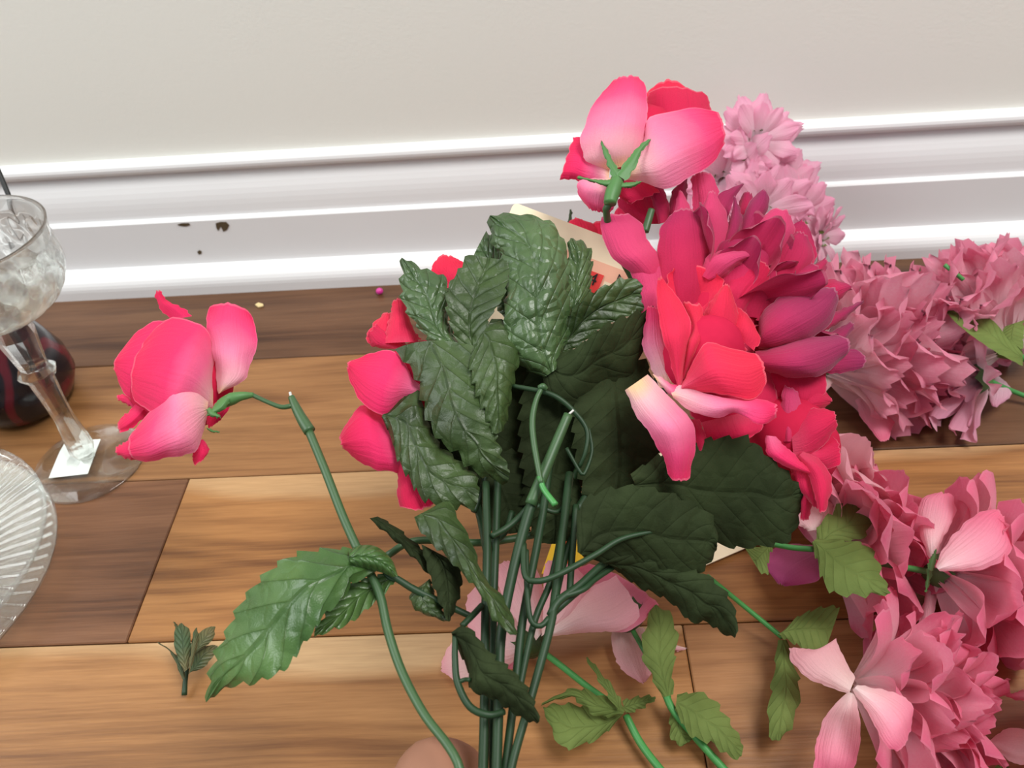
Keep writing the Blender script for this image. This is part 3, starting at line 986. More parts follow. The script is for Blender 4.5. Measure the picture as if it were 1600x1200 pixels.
# the big peony at the right
bp_, ax_ = fl_axis(1458, 890, 0.040, 1590, 915, 0.034)
pe2 = thing('pink_peony', 'full pink peony on its side with long drooping outer petals at the right edge', 'flower', Vector((bp_.x, bp_.y, 0)))
flower_head(pe2, bp_, ax_, [(9, 0.048, 66, 0), (9, 0.050, 52, .003), (9, 0.052, 40, .006), (8, 0.053, 28, .008), (7, 0.054, 17, .010), (4, 0.052, 6, .012)], 'peony', PEONY, 23, Wd=0.80, cup=0.24, curl=0.26, ruf=0.06, notch=0.8, zmin=0.002)
loft('petal', PEONY, pe2, '1452,872 1440,840 1433,808 1440,780 1460,772', '1462,868 1475,840 1492,805 1490,778 1482,772', zh(0.060), bulge=4, tip=4)
loft('petal', PEONY, pe2, '1462,885 1475,855 1500,825 1530,800 1555,795', '1468,892 1510,893 1550,885 1580,860 1572,820', zh(0.078), bulge=7, tip=5)
loft('petal', PEONY, pe2, '1448,915 1438,960 1432,1000 1420,1030', '1465,915 1460,960 1465,990 1440,1020', zh(0.030), bulge=4)
loft('petal', PEONY, pe2, '1470,925 1478,970 1490,1010 1492,1045', '1482,915 1500,970 1502,1005 1500,1045', zh(0.018), bulge=3)
loft('petal', PEONY, pe2, '1440,985 1430,1010 1428,1036', '1480,980 1482,1015 1475,1040', zh(0.010), bulge=2)
calyx_cup(pe2, bp_ - ax_.normalized() * 0.006, ax_, 0.009, 0.012, CALYX)
loft('sepal', CALYX, pe2, '1448,888 1447,905 1446,925', '1456,890 1454,905 1448,925', zh(0.058), bulge=1)
loft('sepal', CALYX, pe2, '1450,890 1452,875 1462,858', '1457,892 1462,880 1464,860', zh(0.062), bulge=1)
fstem(pe2, '1375,880,52 1410,886,50 1450,893,46', 5)

# peony at the lower right
bp_, ax_ = fl_axis(1332, 1068, 0.030, 1470, 1105, 0.030)
pe3 = thing('pink_peony', 'pink peony fanned open on its side at the bottom right, one pale petal flung back', 'flower', Vector((bp_.x, bp_.y, 0)))
flower_head(pe3, bp_, ax_, [(9, 0.046, 66, 0), (10, 0.048, 52, .003), (10, 0.050, 40, .006), (9, 0.052, 28, .008), (7, 0.053, 16, .010), (4, 0.052, 6, .012)], 'peonynarrow', PEONY, 33, Wd=0.60, cup=0.24, curl=0.22, ruf=0.06, notch=1.2, zmin=0.002)
loft('petal', BLUSH, pe3, '1326,1085 1290,1072 1260,1058 1235,1030 1232,1012', '1336,1060 1320,1030 1308,1005 1305,998 1290,1018', zh(0.045), bulge=5, tip=2)
loft('petal', PEONY, pe3, '1325,1080 1290,1120 1275,1165 1272,1205', '1335,1085 1345,1130 1340,1180 1330,1210', zh(0.045), bulge=6)
loft('petal', PEONY, pe3, '1332,1078 1360,1120 1380,1160 1400,1175', '1340,1070 1390,1080 1425,1100 1425,1130', zh(0.072), bulge=7, tip=8)
# green stem and leaves of that peony
fstem(pe3, '1105,900,40 1160,945,24 1215,990,14 1222,996,14', [4.0][0])
loft('leaf', LEAF_OLIVE, pe3, '1215,992 1250,1010 1275,1020 1290,1015', '1225,985 1245,965 1280,950 1313,948', zh(0.032), teeth=5, tooth=7, bulge=3, quilt=0.5)
loft('leaf', LEAF_OLIVE, pe3, '1215,1000 1210,1050 1200,1110 1205,1150 1215,1158', '1230,1000 1240,1040 1250,1080 1238,1130 1220,1156', zh(0.016), teeth=4, tooth=6, bulge=3, quilt=0.4)

# bloom cut by the right edge
bp_ = FL(1640, 1160, 0.02)
pe4 = thing('pink_bloom', 'pink petals of a bloom mostly cut off by the lower right frame edge', 'flower', Vector((bp_.x, bp_.y, 0)))
loft('petal', BLUSH, pe4, '1640,1140 1600,1138 1570,1140 1545,1158', '1640,1200 1610,1195 1580,1190 1548,1165', zh(0.018), bulge=6)
loft('petal', PEONY, pe4, '1640,1060 1605,1075 1570,1086', '1640,1120 1610,1100 1572,1089', zh(0.022), bulge=4)
flower_head(pe4, bp_, Vector((0.6, -0.4, 0.5)), [(7, 0.045, 70, 0), (7, 0.045, 45, .003), (5, .045, 20, .006)], 'peony', PEONY, 43, Wd=0.80, cup=0.24, curl=0.26, ruf=0.06, notch=0.8)
loft('leaf', LEAF_OLIVE, pe4, '1570,1225 1556,1205 1560,1192', '1595,1225 1578,1200 1566,1190', zh(0.012), bulge=2)

# blush peony under the stems
pb = FL(850, 985)
pe5 = thing('blush_peony', 'big blush pink peony lying on the floor behind the gathered stems', 'flower', pb)
for (l_, r_, h_, kw) in [
    ('835,1010 790,1040 762,1036 735,990', '838,985 800,940 760,905 732,930', 0.020, dict(bulge=8, tip=6)),
    ('838,1000 800,960 780,920 775,890', '850,985 850,930 835,885 800,876', 0.034, dict(bulge=8, tip=6)),
    ('845,995 850,940 850,900 850,880', '860,985 905,960 925,920 900,885', 0.042, dict(bulge=8, tip=6)),
    ('850,985 870,930 890,895 920,880', '860,990 930,985 985,985 1030,945', 0.030, dict(bulge=9, tip=8)),
    ('852,992 890,940 930,915 960,900', '860,995 920,988 970,985 1000,965', 0.044, dict(bulge=6, tip=6)),
    ('838,1020 800,1045 775,1046', '832,990 790,985 762,1000', 0.012, dict(bulge=5, tip=6)),
    ('735,1000 705,1005 690,1035', '740,1060 715,1066 692,1050', 0.006, dict(bulge=3, tip=2)),
    ('955,985 958,1020 975,1050 1000,1066', '1005,980 1020,1020 1018,1050 1008,1066', 0.008, dict(bulge=3, tip=1)),
    ('1045,1005 1040,1012', '1075,1013 1060,1018', 0.004, dict(bulge=1)),
]:
    loft('petal', BLUSH if 'tip' in kw and kw['tip'] < 5 else PEONY if h_ in (0.030, 0.012) else BLUSH, pe5, l_, r_, zh(h_), **kw)
ca, cb = FL(848, 1018, 0.018), FL(815, 985, 0.020)
calyx_cup(pe5, ca, cb - ca, 0.012, 0.014, LEAF, 8)
fstem(pe5, '850,1020,18 870,1035,16 925,1078,12 975,1112,10', 5)
fstem(pe5, '978,1118,10 1000,1160,8 1030,1200,8 1070,1245,8', 6)
loft('leaf', LEAF_OLIVE, pe5, '972,1118 930,1118 895,1090 850,1100 845,1105', '978,1108 960,1095 925,1082 895,1076 847,1098', zh(0.024), teeth=5, tooth=7, bulge=3, quilt=0.4)
loft('leaf', LEAF_OLIVE, pe5, '970,1120 940,1150 905,1165 875,1165 850,1110', '975,1112 945,1112 915,1105 885,1100 848,1104', zh(0.016), teeth=5, tooth=7, bulge=3, quilt=0.4)
loft('leaf', LEAF_OLIVE, pe5, '965,1110 940,1070 915,1028', '972,1105 962,1080 918,1026', zh(0.030), teeth=3, tooth=5, bulge=1)
loft('leaf', LEAF_OLIVE, pe5, '978,1115 1000,1108 1025,1092', '972,1095 1000,1088 1024,1088', zh(0.014), teeth=3, tooth=5, bulge=2)

# loose stem with dark toothed calyx
lp = FL(1050, 1095)
lst = thing('leafy_stem', 'bare green flower stem with toothed calyx and two olive leaves on the floor', 'stem', lp)
ca, cb = FL(985, 985, 0.020), FL(974, 952, 0.024)
calyx_cup(lst, ca, cb - ca, 0.013, 0.013, LEAF, 9)
fstem(lst, '987,982,20 1000,1005,19 1025,1050,17 1045,1090,15', 4)
fstem(lst, '1040,1085,15 1052,1110,14 1085,1150,11 1125,1195,9 1165,1240,8', [6.0][0])
loft('leaf', LEAF_OLIVE, lst, '1035,1090 1015,1050 1003,1020 1010,975 1022,946', '1052,1085 1052,1040 1058,1000 1050,965 1026,944', zh(0.034), teeth=4, tooth=6, bulge=3, quilt=0.5)
loft('leaf', LEAF_OLIVE, lst, '1055,1110 1080,1150 1110,1160 1140,1182 1158,1185', '1058,1085 1095,1082 1120,1100 1145,1135 1162,1165', zh(0.017), teeth=5, tooth=7, bulge=3, quilt=0.4)
loft('leaf', LEAF_OLIVE, lst, '1048,1110 1047,1145 1060,1165 1075,1160', '1062,1115 1075,1135 1085,1150 1078,1160', zh(0.010), teeth=3, tooth=5, bulge=2)

# little plastic sprig
sp = FL(288, 1085)
sprig = thing('plastic_sprig', 'little sprig of green and brown plastic leaves lying on the floorboards', 'sprig', sp)
tube('stem', STEM, sprig, [FL(288, 1086, 0.003), FL(290, 1060, 0.006), FL(296, 1030, 0.012), FL(305, 985, 0.02)], [4.5, 3.5, 2.5, 1.5])
for l_, r_, h_ in [('285,1062 272,1030 262,1015 245,1004', '290,1058 285,1035 272,1020 248,1003', 0.012), ('288,1050 275,1020 272,990 280,975', '294,1045 298,1010 296,985 284,973', 0.022),
                   ('294,1045 300,1005 302,990 305,982', '300,1040 308,1010 310,995 308,980', 0.028), ('298,1030 308,1000 315,985 335,978', '302,1025 320,1010 332,1000 337,980', 0.018),
                   ('294,1055 302,1030 310,1012 340,1008', '297,1050 315,1045 330,1030 340,1012', 0.014), ('275,985 273,978 271,971', '280,980 277,976 272,971', 0.02)]:
    loft('leaf', LEAF_SPRIG, sprig, l_, r_, zh(h_), teeth=3, tooth=1.5, bulge=2)


# ------------------------------------------------------------------ the bouquet held up in front
bq = thing('artificial_bouquet', 'hot pink artificial rose bouquet with one crimson bloom and dark leaves, held up by hand', 'bouquet', W(775, 1260, 0.30))


def head(name, px, py, dz, axis_px, r, l, mat):
    """solid heart of a flower head: carries its petals as sub-parts"""
    c = W(px, py, zb(px, py) + dz * 0.001)
    a = RGT * axis_px[0] - UPV * axis_px[1] + FWD * axis_px[2]
    return ovoid(name, mat, bq, c, a, r, l, 14), c, a


def pet(h, mat, l_, r_, dz, **kw):
    kw.setdefault('bulge', 6)
    return loft('petal', mat, h, l_, r_, zb, dz=dz, **kw)


# ---- left rose on its bent stem
h, c, a = head('rose_head', 285, 610, 12, (-1, 0.2, 0.1), 0.020, 0.024, HEART)
pet(h, ROSE, '320,600 290,530 252,500 215,518 192,545', '300,640 240,640 205,625 188,605 182,582', 12, bulge=10, tip=8)
pet(h, ROSE, '268,500 250,482 243,466 242,456', '300,494 284,480 262,470 252,454', [8, 4], bulge=3, tip=2, v0=0.55)
pet(h, ROSE_DEEP, '300,505 262,500 235,515 205,545', '330,560 290,560 240,570 200,600', [14, 16], bulge=8, tip=6)
pet(h, ROSE, '214,628 204,640 190,652 184,662', '234,642 222,655 205,670 188,676', [4, 4], bulge=4, tip=2, v0=0.6)
pet(h, ROSE, '208,628 196,617 184,617', '212,640 198,632 186,626', 8, bulge=2, tip=2, v0=0.6)
pet(h, ROSE, '215,680 196,690 182,699', '225,716 205,719 184,711', 4, bulge=4, tip=3, v0=0.6)
pet(h, ROSE, '304,690 300,705 303,727', '318,686 327,702 320,716', 4, bulge=2, tip=1, v0=0.6)
pet(h, ROSE_DEEP, '325,632 322,655 325,669', '362,612 362,632 345,656', 6, bulge=3, tip=2)
pet(h, ROSE, '333,600 334,545 318,510 278,497 250,505 228,530', '333,645 290,645 255,652 234,643 214,628 206,612', [4, -10, -4], bulge=12, tip=10)
pet(h, ROSE_PALE, '326,622 304,590 276,584 254,622 234,643 203,678', '323,652 318,674 303,707 262,715 234,722 206,717', [-2, -14, -6], bulge=9, tip=5)
pet(h, ROSE_PALE, '341,616 336,575 330,535 321,508 329,480', '346,613 384,592 393,565 402,530 393,491', [-2, -6, -10], bulge=5, tip=12, ruffle=3)
s1 = tube('calyx', CALYX, h, '340,636,-4 352,628,-8 372,620,-10 396,617,-8', [6, 9, 10, 7, 4])
loft('sepal', CALYX, h, '345,622 335,632 322,648', '362,622 350,640 326,650', zb, dz=-12, bulge=2)
loft('sepal', CALYX, h, '322,640 328,650 345,653', '328,636 338,645 344,649', zb, dz=-13, bulge=1)
loft('sepal', CALYX, h, '322,668 330,671 343,674', '324,671 332,676 344,675', zb, dz=-8, bulge=1)
tube('stem', STEM_LIGHT, bq, '394,617,-8 420,629,-8 440,636,-8 456,634,-8', [3.6, 3.4, 3.6, 4])
tube('stem_sleeve', STEM_LIGHT, bq, '455,620,-8 462,636,-8 472,655,-8 484,674,-8', [5, 7, 8, 9, 9.5], seg=12)
tube('cut_wire', WIRE, bq, '453,613,-8 455,620,-8', 2.2)
tube('stem', STEM_LIGHT, bq, '482,672,-8 508,735,-8 535,805,-8 562,865,-8 592,925,-8 606,985,-8 628,1050,-8 662,1115,-10 700,1165,-12 718,1200,-12 726,1250,-8', [6.6, 7, 7.4, 7.6, 7.6])

# ---- rose at the top, seen from behind
h, c, a = head('rose_head', 1005, 225, 14, (0.5, -0.7, 0.5), 0.020, 0.022, HEART)
pet(h, ROSE_RED, '1010,200 1010,150 1022,134', '1080,200 1090,150 1072,136', 22, bulge=4, tip=10, v0=0.5)
pet(h, ROSE_DEEP, '1005,220 1008,170 1013,145', '1110,220 1112,175 1104,147', 14, bulge=8, tip=10)
pet(h, ROSE, '950,290 908,285 892,280 875,279', '955,245 925,222 912,214 895,216', [2, 2, 0], bulge=4)
pet(h, ROSE_PALE, '955,278 915,280 902,285 905,307 922,326', '966,285 965,300 962,318 955,330 942,332', [0, -2, 2], bulge=5, tip=2)
pet(h, ROSE_DEEP, '960,290 970,310 985,318', '1000,270 1020,285 1030,300', 6, bulge=3)
pet(h, ROSE_PALE, '945,266 915,250 907,222 917,185 931,158 958,126', '985,258 1005,228 1011,185 1011,155 1007,130 996,119', [0, -8, 4], bulge=10, tip=4)
pet(h, ROSE_PALE, '975,262 1003,222 1010,188 1036,176 1085,168 1122,176', '972,280 1008,287 1043,295 1078,277 1114,255 1130,225', [0, -10, -4], bulge=10, tip=6)
tube('calyx', CALYX, h, '968,272,-12 962,288,-15 955,308,-16 953,318,-16', [10, 11, 12, 10], seg=12)
for l_, r_ in [('958,280 946,250 941,232 939,221', '972,272 962,258 952,240 941,220'), ('962,272 980,250 998,228 1016,217', '978,282 992,262 1004,235 1018,218'),
               ('962,278 940,282 920,279 902,276', '964,290 945,291 925,284 903,279'), ('972,285 990,284 1002,283', '970,294 988,293 1003,284')]:
    loft('sepal', CALYX, h, l_, r_, zb, dz=[-17, -15], bulge=1.5)
tube('stem', STEM_LIGHT, bq, '955,312,-15 947,332,-8 962,385,14 1000,480,30 960,620,30 890,760,20', [6, 6, 6, 6])

# ---- rose hidden behind the leaves
h, c, a = head('rose_head', 665, 600, 30, (-0.9, 0, 0.2), 0.022, 0.024, HEART)
pet(h, ROSE_RED, '700,450 680,430 673,422 680,408', '740,440 730,420 724,411 712,402', 26, bulge=4, tip=6, v0=0.5)
pet(h, ROSE_RED, '600,540 582,540 572,528 582,508 600,489', '660,530 640,515 620,495 612,490', 22, bulge=5, tip=2, v0=0.45)
pet(h, ROSE_RED, '600,536 604,515 611,488 613,472', '655,534 645,512 638,492 632,472', 14, bulge=4, tip=6, v0=0.4)
pet(h, ROSE_DEEP, '598,545 580,540 575,525', '640,545 620,520 590,505', 20, bulge=5, tip=2)
pet(h, ROSE, '640,650 595,648 568,632 544,656 531,682', '640,740 605,737 585,734 560,721 538,702', [18, 12, 14], bulge=7, tip=2, v0=0.3)
pet(h, ROSE, '670,600 646,588 630,563 608,546 575,554 547,564', '670,625 633,627 600,648 570,634 550,604 543,576', [14, 4, 8], bulge=9, tip=2, v0=0.2)
pet(h, ROSE_DEEP, '605,690 620,735 620,780 626,793', '650,720 662,765 680,776 684,784', [18, 14], bulge=4, tip=8)
tube('stem', STEM, bq, '690,610,32 720,700,30 748,800,20 760,860,6', 6)

# ---- rose behind the paper tag
h, c, a = head('rose_head', 960, 420, 92, (0.1, -1, 0.2), 0.020, 0.022, HEART)
pet(h, ROSE_RED, '900,420 888,380 886,350 895,342', '945,420 940,380 930,352 915,346', 84, bulge=4, tip=3, v0=0.5)
pet(h, ROSE_RED, '920,420 915,370 922,350', '985,420 975,380 960,345', 88, bulge=4, tip=4, v0=0.5)
pet(h, ROSE_DEEP, '940,430 950,370 960,330', '1010,430 1010,370 1000,330', 86, bulge=4, tip=8)
loft('leaf', LEAF, bq, '900,420 884,370 890,328', '912,420 898,360 892,328', zb, dz=95, bulge=2)

# ---- crimson bloom seen from behind
h, c, a = head('crimson_bloom', 1130, 480, 22, (0.75, -0.6, 0.5), 0.026, 0.036, HEART)
flower_head(h, W(1085, 520, zb(1085, 520) + 0.016), RGT * 0.72 + UPV * 0.60 + FWD * 0.45, [(9, 0.056, 52, 0), (9, 0.058, 38, 0.004), (8, 0.060, 24, 0.006), (5, .060, 8, .008)], 'crimson', MUM, 77, Wd=0.46, cup=0.3,
            curl=-0.05, ruf=0.06, notch=0.2, zmin=-1)
CR = [  # material, left, right, dz, kw
    (MUM, '1000,350 965,320 985,294', '1030,350 1022,305 1006,288', 22, dict(tip=4)),
    (MUM_PURPLE, '1030,350 1014,300 1003,280 1001,263', '1046,345 1044,315 1032,287 1003,264', [12, 8], dict(bulge=2)),
    (MUM_PURPLE, '1040,350 1048,305 1066,275', '1070,350 1074,310 1073,276', 18, dict(tip=2)),
    (MUM_PINK, '1075,360 1082,320 1080,280', '1120,360 1126,320 1118,282', 14, dict(tip=14)),
    (MUM_PURPLE, '1100,370 1120,310 1140,295 1161,286', '1125,375 1140,330 1152,305 1162,287', 8, dict(bulge=3)),
    (MUM, '1140,380 1150,330 1160,305', '1185,370 1180,330 1176,305', 22, dict(tip=6)),
    (MUM, '1200,400 1228,360 1250,344', '1250,440 1276,400 1266,362', 20, dict(tip=4)),
    (MUM_PURPLE, '1145,400 1158,345 1172,315 1192,296', '1172,395 1184,355 1202,322 1198,302', [8, 4], dict(bulge=4, tip=2)),
    (MUM, '1230,460 1255,425 1289,402', '1240,490 1275,450 1292,420', [12, 10], dict(tip=3)),
    (MUM, '1260,470 1290,438 1318,440', '1275,500 1310,470 1331,452', [16, 14], dict(tip=4)),
    (MUM_PURPLE, '1270,500 1310,485 1348,470', '1285,520 1320,498 1349,472', [10, 14], dict(bulge=3)),
    (MUM_PINK, '1165,420 1175,370 1192,338 1212,326', '1205,430 1228,390 1242,362 1236,340', [6, 0], dict(bulge=6, tip=6)),
    (MUM, '1175,470 1195,420 1225,375 1245,362', '1230,480 1258,430 1272,400 1262,372', [6, 2], dict(bulge=6, tip=4)),
    (MUM_PURPLE, '1118,400 1135,360 1145,325 1146,308', '1135,400 1152,370 1159,340 1150,310', [2, -2], dict(bulge=3, tip=3)),
    (MUM_PINK, '1080,430 1085,370 1095,330 1105,305', '1135,420 1140,365 1134,330 1120,306', [4, -4], dict(bulge=6, tip=8)),
    (MUM_PINK, '1035,420 1046,360 1058,310 1060,300', '1075,420 1082,370 1080,330 1066,300', [4, 0], dict(bulge=5, tip=3)),
    (MUM_PINK, '1030,470 985,425 955,400 940,362 939,342', '1055,450 1030,400 1010,372 1004,350 982,334', [4, -4, 0], dict(bulge=8, tip=3)),
    (MUM, '1030,480 1026,410 1030,365 1046,335', '1105,480 1110,420 1104,370 1090,332', [0, -8], dict(bulge=8, tip=8)),
    (MUM, '1090,480 1110,420 1125,380 1145,372', '1200,500 1215,450 1205,400 1180,385', [2, -4], dict(bulge=10, tip=8)),
    (MUM, '1180,500 1215,450 1245,420 1268,410', '1220,510 1255,480 1280,450 1282,425', [0, 2], dict(bulge=6, tip=4)),
    (MUM_PURPLE, '1260,545 1300,520 1328,503', '1270,570 1310,545 1334,512', [6, 8], dict(bulge=4, tip=3)),
    (MUM_PURPLE, '1265,560 1310,545 1338,546', '1270,582 1310,583 1346,576', [2, 6], dict(bulge=4, tip=10)),
    (MUM_PURPLE, '1185,520 1188,494 1212,468 1246,453 1286,450', '1185,545 1228,545 1270,527 1300,502 1310,468', [-2, -8, -2], dict(bulge=10, tip=10)),
    (MUM_PURPLE, '1180,550 1235,535 1270,526 1308,524', '1190,578 1235,590 1285,585 1322,556', [-4, -10, -4], dict(bulge=8, tip=14)),
]
for (mt, l_, r_, dz, kw) in CR:
    pet(h, mt, l_, r_, dz, **kw)
tube('stem_sleeve', STEM_LIGHT, bq, '1008,362,-1 1013,345,-2 1018,328,-2', [6, 6, 5.5])
tube('stem', STEM, bq, '1060,540,30 1000,640,34 940,760,24 890,850,8 862,960,0', 6)

# ---- lowest deep rose at the right
h, c, a = head('rose_head', 1240, 690, 20, (0.6, 0.6, 0.3), 0.020, 0.024, HEART)
for (mt, l_, r_, dz, kw) in [
    (ROSE_DEEP, '1180,580 1195,620 1200,660 1200,700', '1240,590 1250,640 1260,680 1250,720', 12, dict()),
    (ROSE_DEEP, '1240,600 1262,598 1280,600 1298,622', '1245,660 1262,655 1280,645 1296,632', 10, dict(tip=3)),
    (ROSE_DEEP, '1230,700 1245,745 1250,790 1252,812', '1275,700 1275,750 1270,785 1264,812', 12, dict(tip=1)),
    (ROSE_DEEP, '1235,725 1240,755 1255,775', '1275,735 1282,770 1280,795', 8, dict(tip=4)),
    (ROSE_DEEP, '1262,690 1285,690 1302,682', '1262,730 1285,735 1312,726', 6, dict(tip=6)),
    (ROSE_DEEP, '1235,660 1258,640 1285,638 1302,642', '1240,715 1265,712 1292,690 1308,665', [2, -2], dict(tip=2, bulge=6)),
    (MUM_PINK, '1225,690 1218,650 1222,620 1226,602', '1240,690 1252,650 1252,630 1246,612', [2, 0], dict(bulge=4, tip=2)),
    (ROSE_DEEP, '1245,715 1262,740 1272,770 1280,800', '1255,705 1285,722 1300,755 1292,796', [0, -4], dict(bulge=5, tip=2)),
    (ROSE, '1195,680 1200,710 1235,732 1268,742', '1212,682 1235,705 1255,722 1271,738', [-2, -2], dict(bulge=4, tip=1, v0=0.35)),
]:
    pet(h, mt, l_, r_, dz, **kw)
tube('stem', STEM, bq, '1220,700,30 1120,770,26 1000,850,14 905,922,2 862,960,0', 6)

# ---- front rose
h, c, a = head('rose_head', 1095, 560, -6, (0.4, -0.5, -0.3), 0.018, 0.022, HEART)
for (mt, l_, r_, dz, kw) in [
    (MUM_PINK, '1012,530 1003,490 986,425 990,398', '1045,520 1045,460 1038,420 1018,394', [0, -4], dict(bulge=5, tip=4)),
    (ROSE_DEEP, '1095,660 1105,686 1128,694', '1180,640 1192,668 1170,684', 0, dict(bulge=4, tip=2)),
    (ROSE_DEEP, '1072,655 1085,690 1090,705', '1092,655 1104,686 1100,702', -6, dict(bulge=3)),
    (ROSE_DEEP, '1100,490 1130,440 1150,415 1180,400', '1150,510 1170,480 1198,445 1204,424', [-4, -8], dict(bulge=5, tip=3)),
    (MUM_PINK, '1095,430 1105,400 1135,391 1172,392', '1112,440 1130,436 1156,412 1180,400', [-8, -14], dict(bulge=4)),
    (ROSE_RED, '1065,490 1046,455 1043,430 1056,415', '1105,490 1126,455 1132,440 1120,427', [-6, -12], dict(bulge=-5, tip=5, v0=0.4)),
    (ROSE_RED, '1140,515 1148,492 1152,478', '1178,548 1188,532 1178,505', -10, dict(bulge=4, tip=4, v0=0.5)),
    (ROSE_RED, '1098,520 1098,494 1114,466 1131,444', '1145,525 1155,505 1152,482 1140,446', [-10, -16], dict(bulge=5, tip=2, v0=0.45)),
    (ROSE_RED, '1085,560 1095,530 1102,512', '1160,560 1166,545 1155,524', [-10, -16], dict(bulge=7, tip=10, v0=0.45)),
    (ROSE_PALE, '1030,605 1006,545 1003,528 1013,478', '1070,610 1052,560 1038,510 1030,480', [-4, -8], dict(bulge=4)),
    (ROSE_RED, '1063,592 1072,540 1079,510 1066,472', '1071,592 1090,548 1103,512 1094,474', [-14, -24, -18], dict(bulge=4, v0=0.3)),
    (ROSE_RED, '1060,614 1049,568 1034,520 1026,470 1028,434', '1066,606 1068,575 1079,515 1070,482 1033,432', [-14, -26, -18], dict(bulge=5, v0=0.2)),
    (ROSE_RED, '1064,602 1084,565 1104,536 1146,545 1182,553', '1066,610 1110,614 1150,621 1182,622 1197,600', [-16, -30, -26], dict(bulge=9, tip=6, v0=0.2)),
    (ROSE_PALE, '1020,585 1034,590 1050,600 1066,600', '1030,600 1048,618 1060,622 1070,612', [-12, -16], dict(bulge=3)),
    (ROSE_PALE, '1048,612 1068,604 1130,622 1190,624 1214,632', '1052,622 1085,646 1120,653 1150,646 1190,664 1212,652', [-16, -28, -30], dict(bulge=5, tip=1, ruffle=2)),
    (ROSE_PALE, '976,610 990,642 1018,682 1039,724 1046,748', '1012,585 1044,618 1076,652 1088,684 1077,746', [-12, -20, -12], dict(bulge=9, tip=5)),
]:
    pet(h, mt, l_, r_, dz, **kw)
pet(h, ROSE_DEEP, '1060,600 1080,650 1110,670', '1200,570 1215,620 1205,660', 2, bulge=5)
pet(h, ROSE_DEEP, '1010,540 1030,470 1060,440', '1180,560 1180,500 1160,460', 4, bulge=8)
pet(h, ROSE_DEEP, '1180,560 1200,600 1220,640', '1290,570 1290,610 1270,640', 8, bulge=6)
tube('stem', STEM, bq, '1050,600,6 1010,640,22 950,720,22 900,800,12', 6)


# ---- leaves: serrated, quilted
def leaf(mat, l_, r_, dz, **kw):
    kw.setdefault('teeth', 9)
    kw.setdefault('tooth', 7)
    kw.setdefault('bulge', 4)
    kw.setdefault('quilt', 1.3)
    kw.setdefault('edge', 0)
    return loft('leaf', mat, bq, l_, r_, zb, dz=dz, **kw)


# glossy leaf at the lower left, its near half folded under
leaf(LEAF_GLOSS, '590,884 565,862 535,857 497,859 455,869 420,892 385,930 364,965 346,1004 332,1039 321,1097', '592,890 568,905 549,910 545,922 525,946 504,963 490,987 472,1008 455,1035 434,1052 399,1066 371,1070 345,1079 323,1097',
     [-10, -18, -4, 14], tilt=[0, -4, -6, 0], bulge=5, teeth=12, tooth=8, quilt=0.9,
     more=[('612,893 577,903 549,912 520,948 504,965 491,985', '622,900 606,922 577,948 545,974 520,984 491,996', dict(dz=[-8, -6, -4], bulge=-3, teeth=6, tooth=6, tilt=0)),
           ('545,860 562,852 588,854 612,874 622,900', '548,884 565,888 585,892 600,896 614,902', dict(dz=[-16, -14], bulge=5, teeth=0, tilt=0))])
# quilted leaves in the middle
leaf(LEAF_QUILT, '840,580 870,500 880,430 888,395 890,372', '895,500 920,465 925,410 920,386 896,372', [4, 2], bulge=5, teeth=7, tooth=6, tilt=3)
leaf(LEAF_QUILT, '850,590 800,560 788,500 792,440 780,395 768,374 764,338', '872,575 892,510 890,450 888,400 872,360 845,340 800,334 767,336', [-2, -14, -4], bulge=9, teeth=9, tooth=5, quilt=1.9)
leaf(LEAF_QUILT, '712,548 676,536 650,507 632,478 626,447 628,425 627,402', '722,545 704,510 700,484 702,455 694,432 665,421 629,403', [0, 2], bulge=4, teeth=7, tooth=6)
leaf(LEAF_QUILT, '790,500 765,460 745,420 738,402', '800,440 790,400 770,370 760,360', 8, bulge=4, teeth=4)
leaf(LEAF, '596,652 604,668 613,690 622,719 640,748 660,778 700,792 745,792', '600,645 634,616 655,612 662,640 678,682 704,710 738,735 750,762', [6, 6], bulge=5, teeth=9, tooth=7)
leaf(LEAF, '616,546 648,585 660,628 668,655 688,690 716,708 730,729 765,747 793,756', '740,540 742,575 750,610 764,650 778,690 786,715 797,735', [-4, -6, 0], bulge=4, teeth=9, tooth=7, tilt=-5, base=12)
leaf(LEAF, '732,556 711,526 698,484 700,449 716,424 731,397', '752,550 764,500 786,465 793,440 798,420 797,408', [-6, -14, -10], bulge=-4, teeth=8, tooth=4, tilt=-3)
leaf(LEAF, '742,540 734,568 744,612 758,648 772,680', '768,498 796,505 811,554 804,592 799,622 788,672', [-10, -12, -8], bulge=6, teeth=7, tooth=5, tilt=2)
leaf(LEAF, '846,556 870,530 884,505 898,480 926,456 950,445 978,434 1001,441', '850,560 900,543 940,512 992,490 1026,478', [-2, -8, -4], bulge=-2, teeth=8, tooth=5, tilt=[0, 6, 2])
leaf(LEAF_BACK, '850,556 900,543 940,511 992,489 1026,480', '846,564 850,602 870,628 900,632 940,606 985,585 1012,528 1026,484', [-2, -8, -2], bulge=2, teeth=8, tooth=5, tilt=[0, 14, 4])
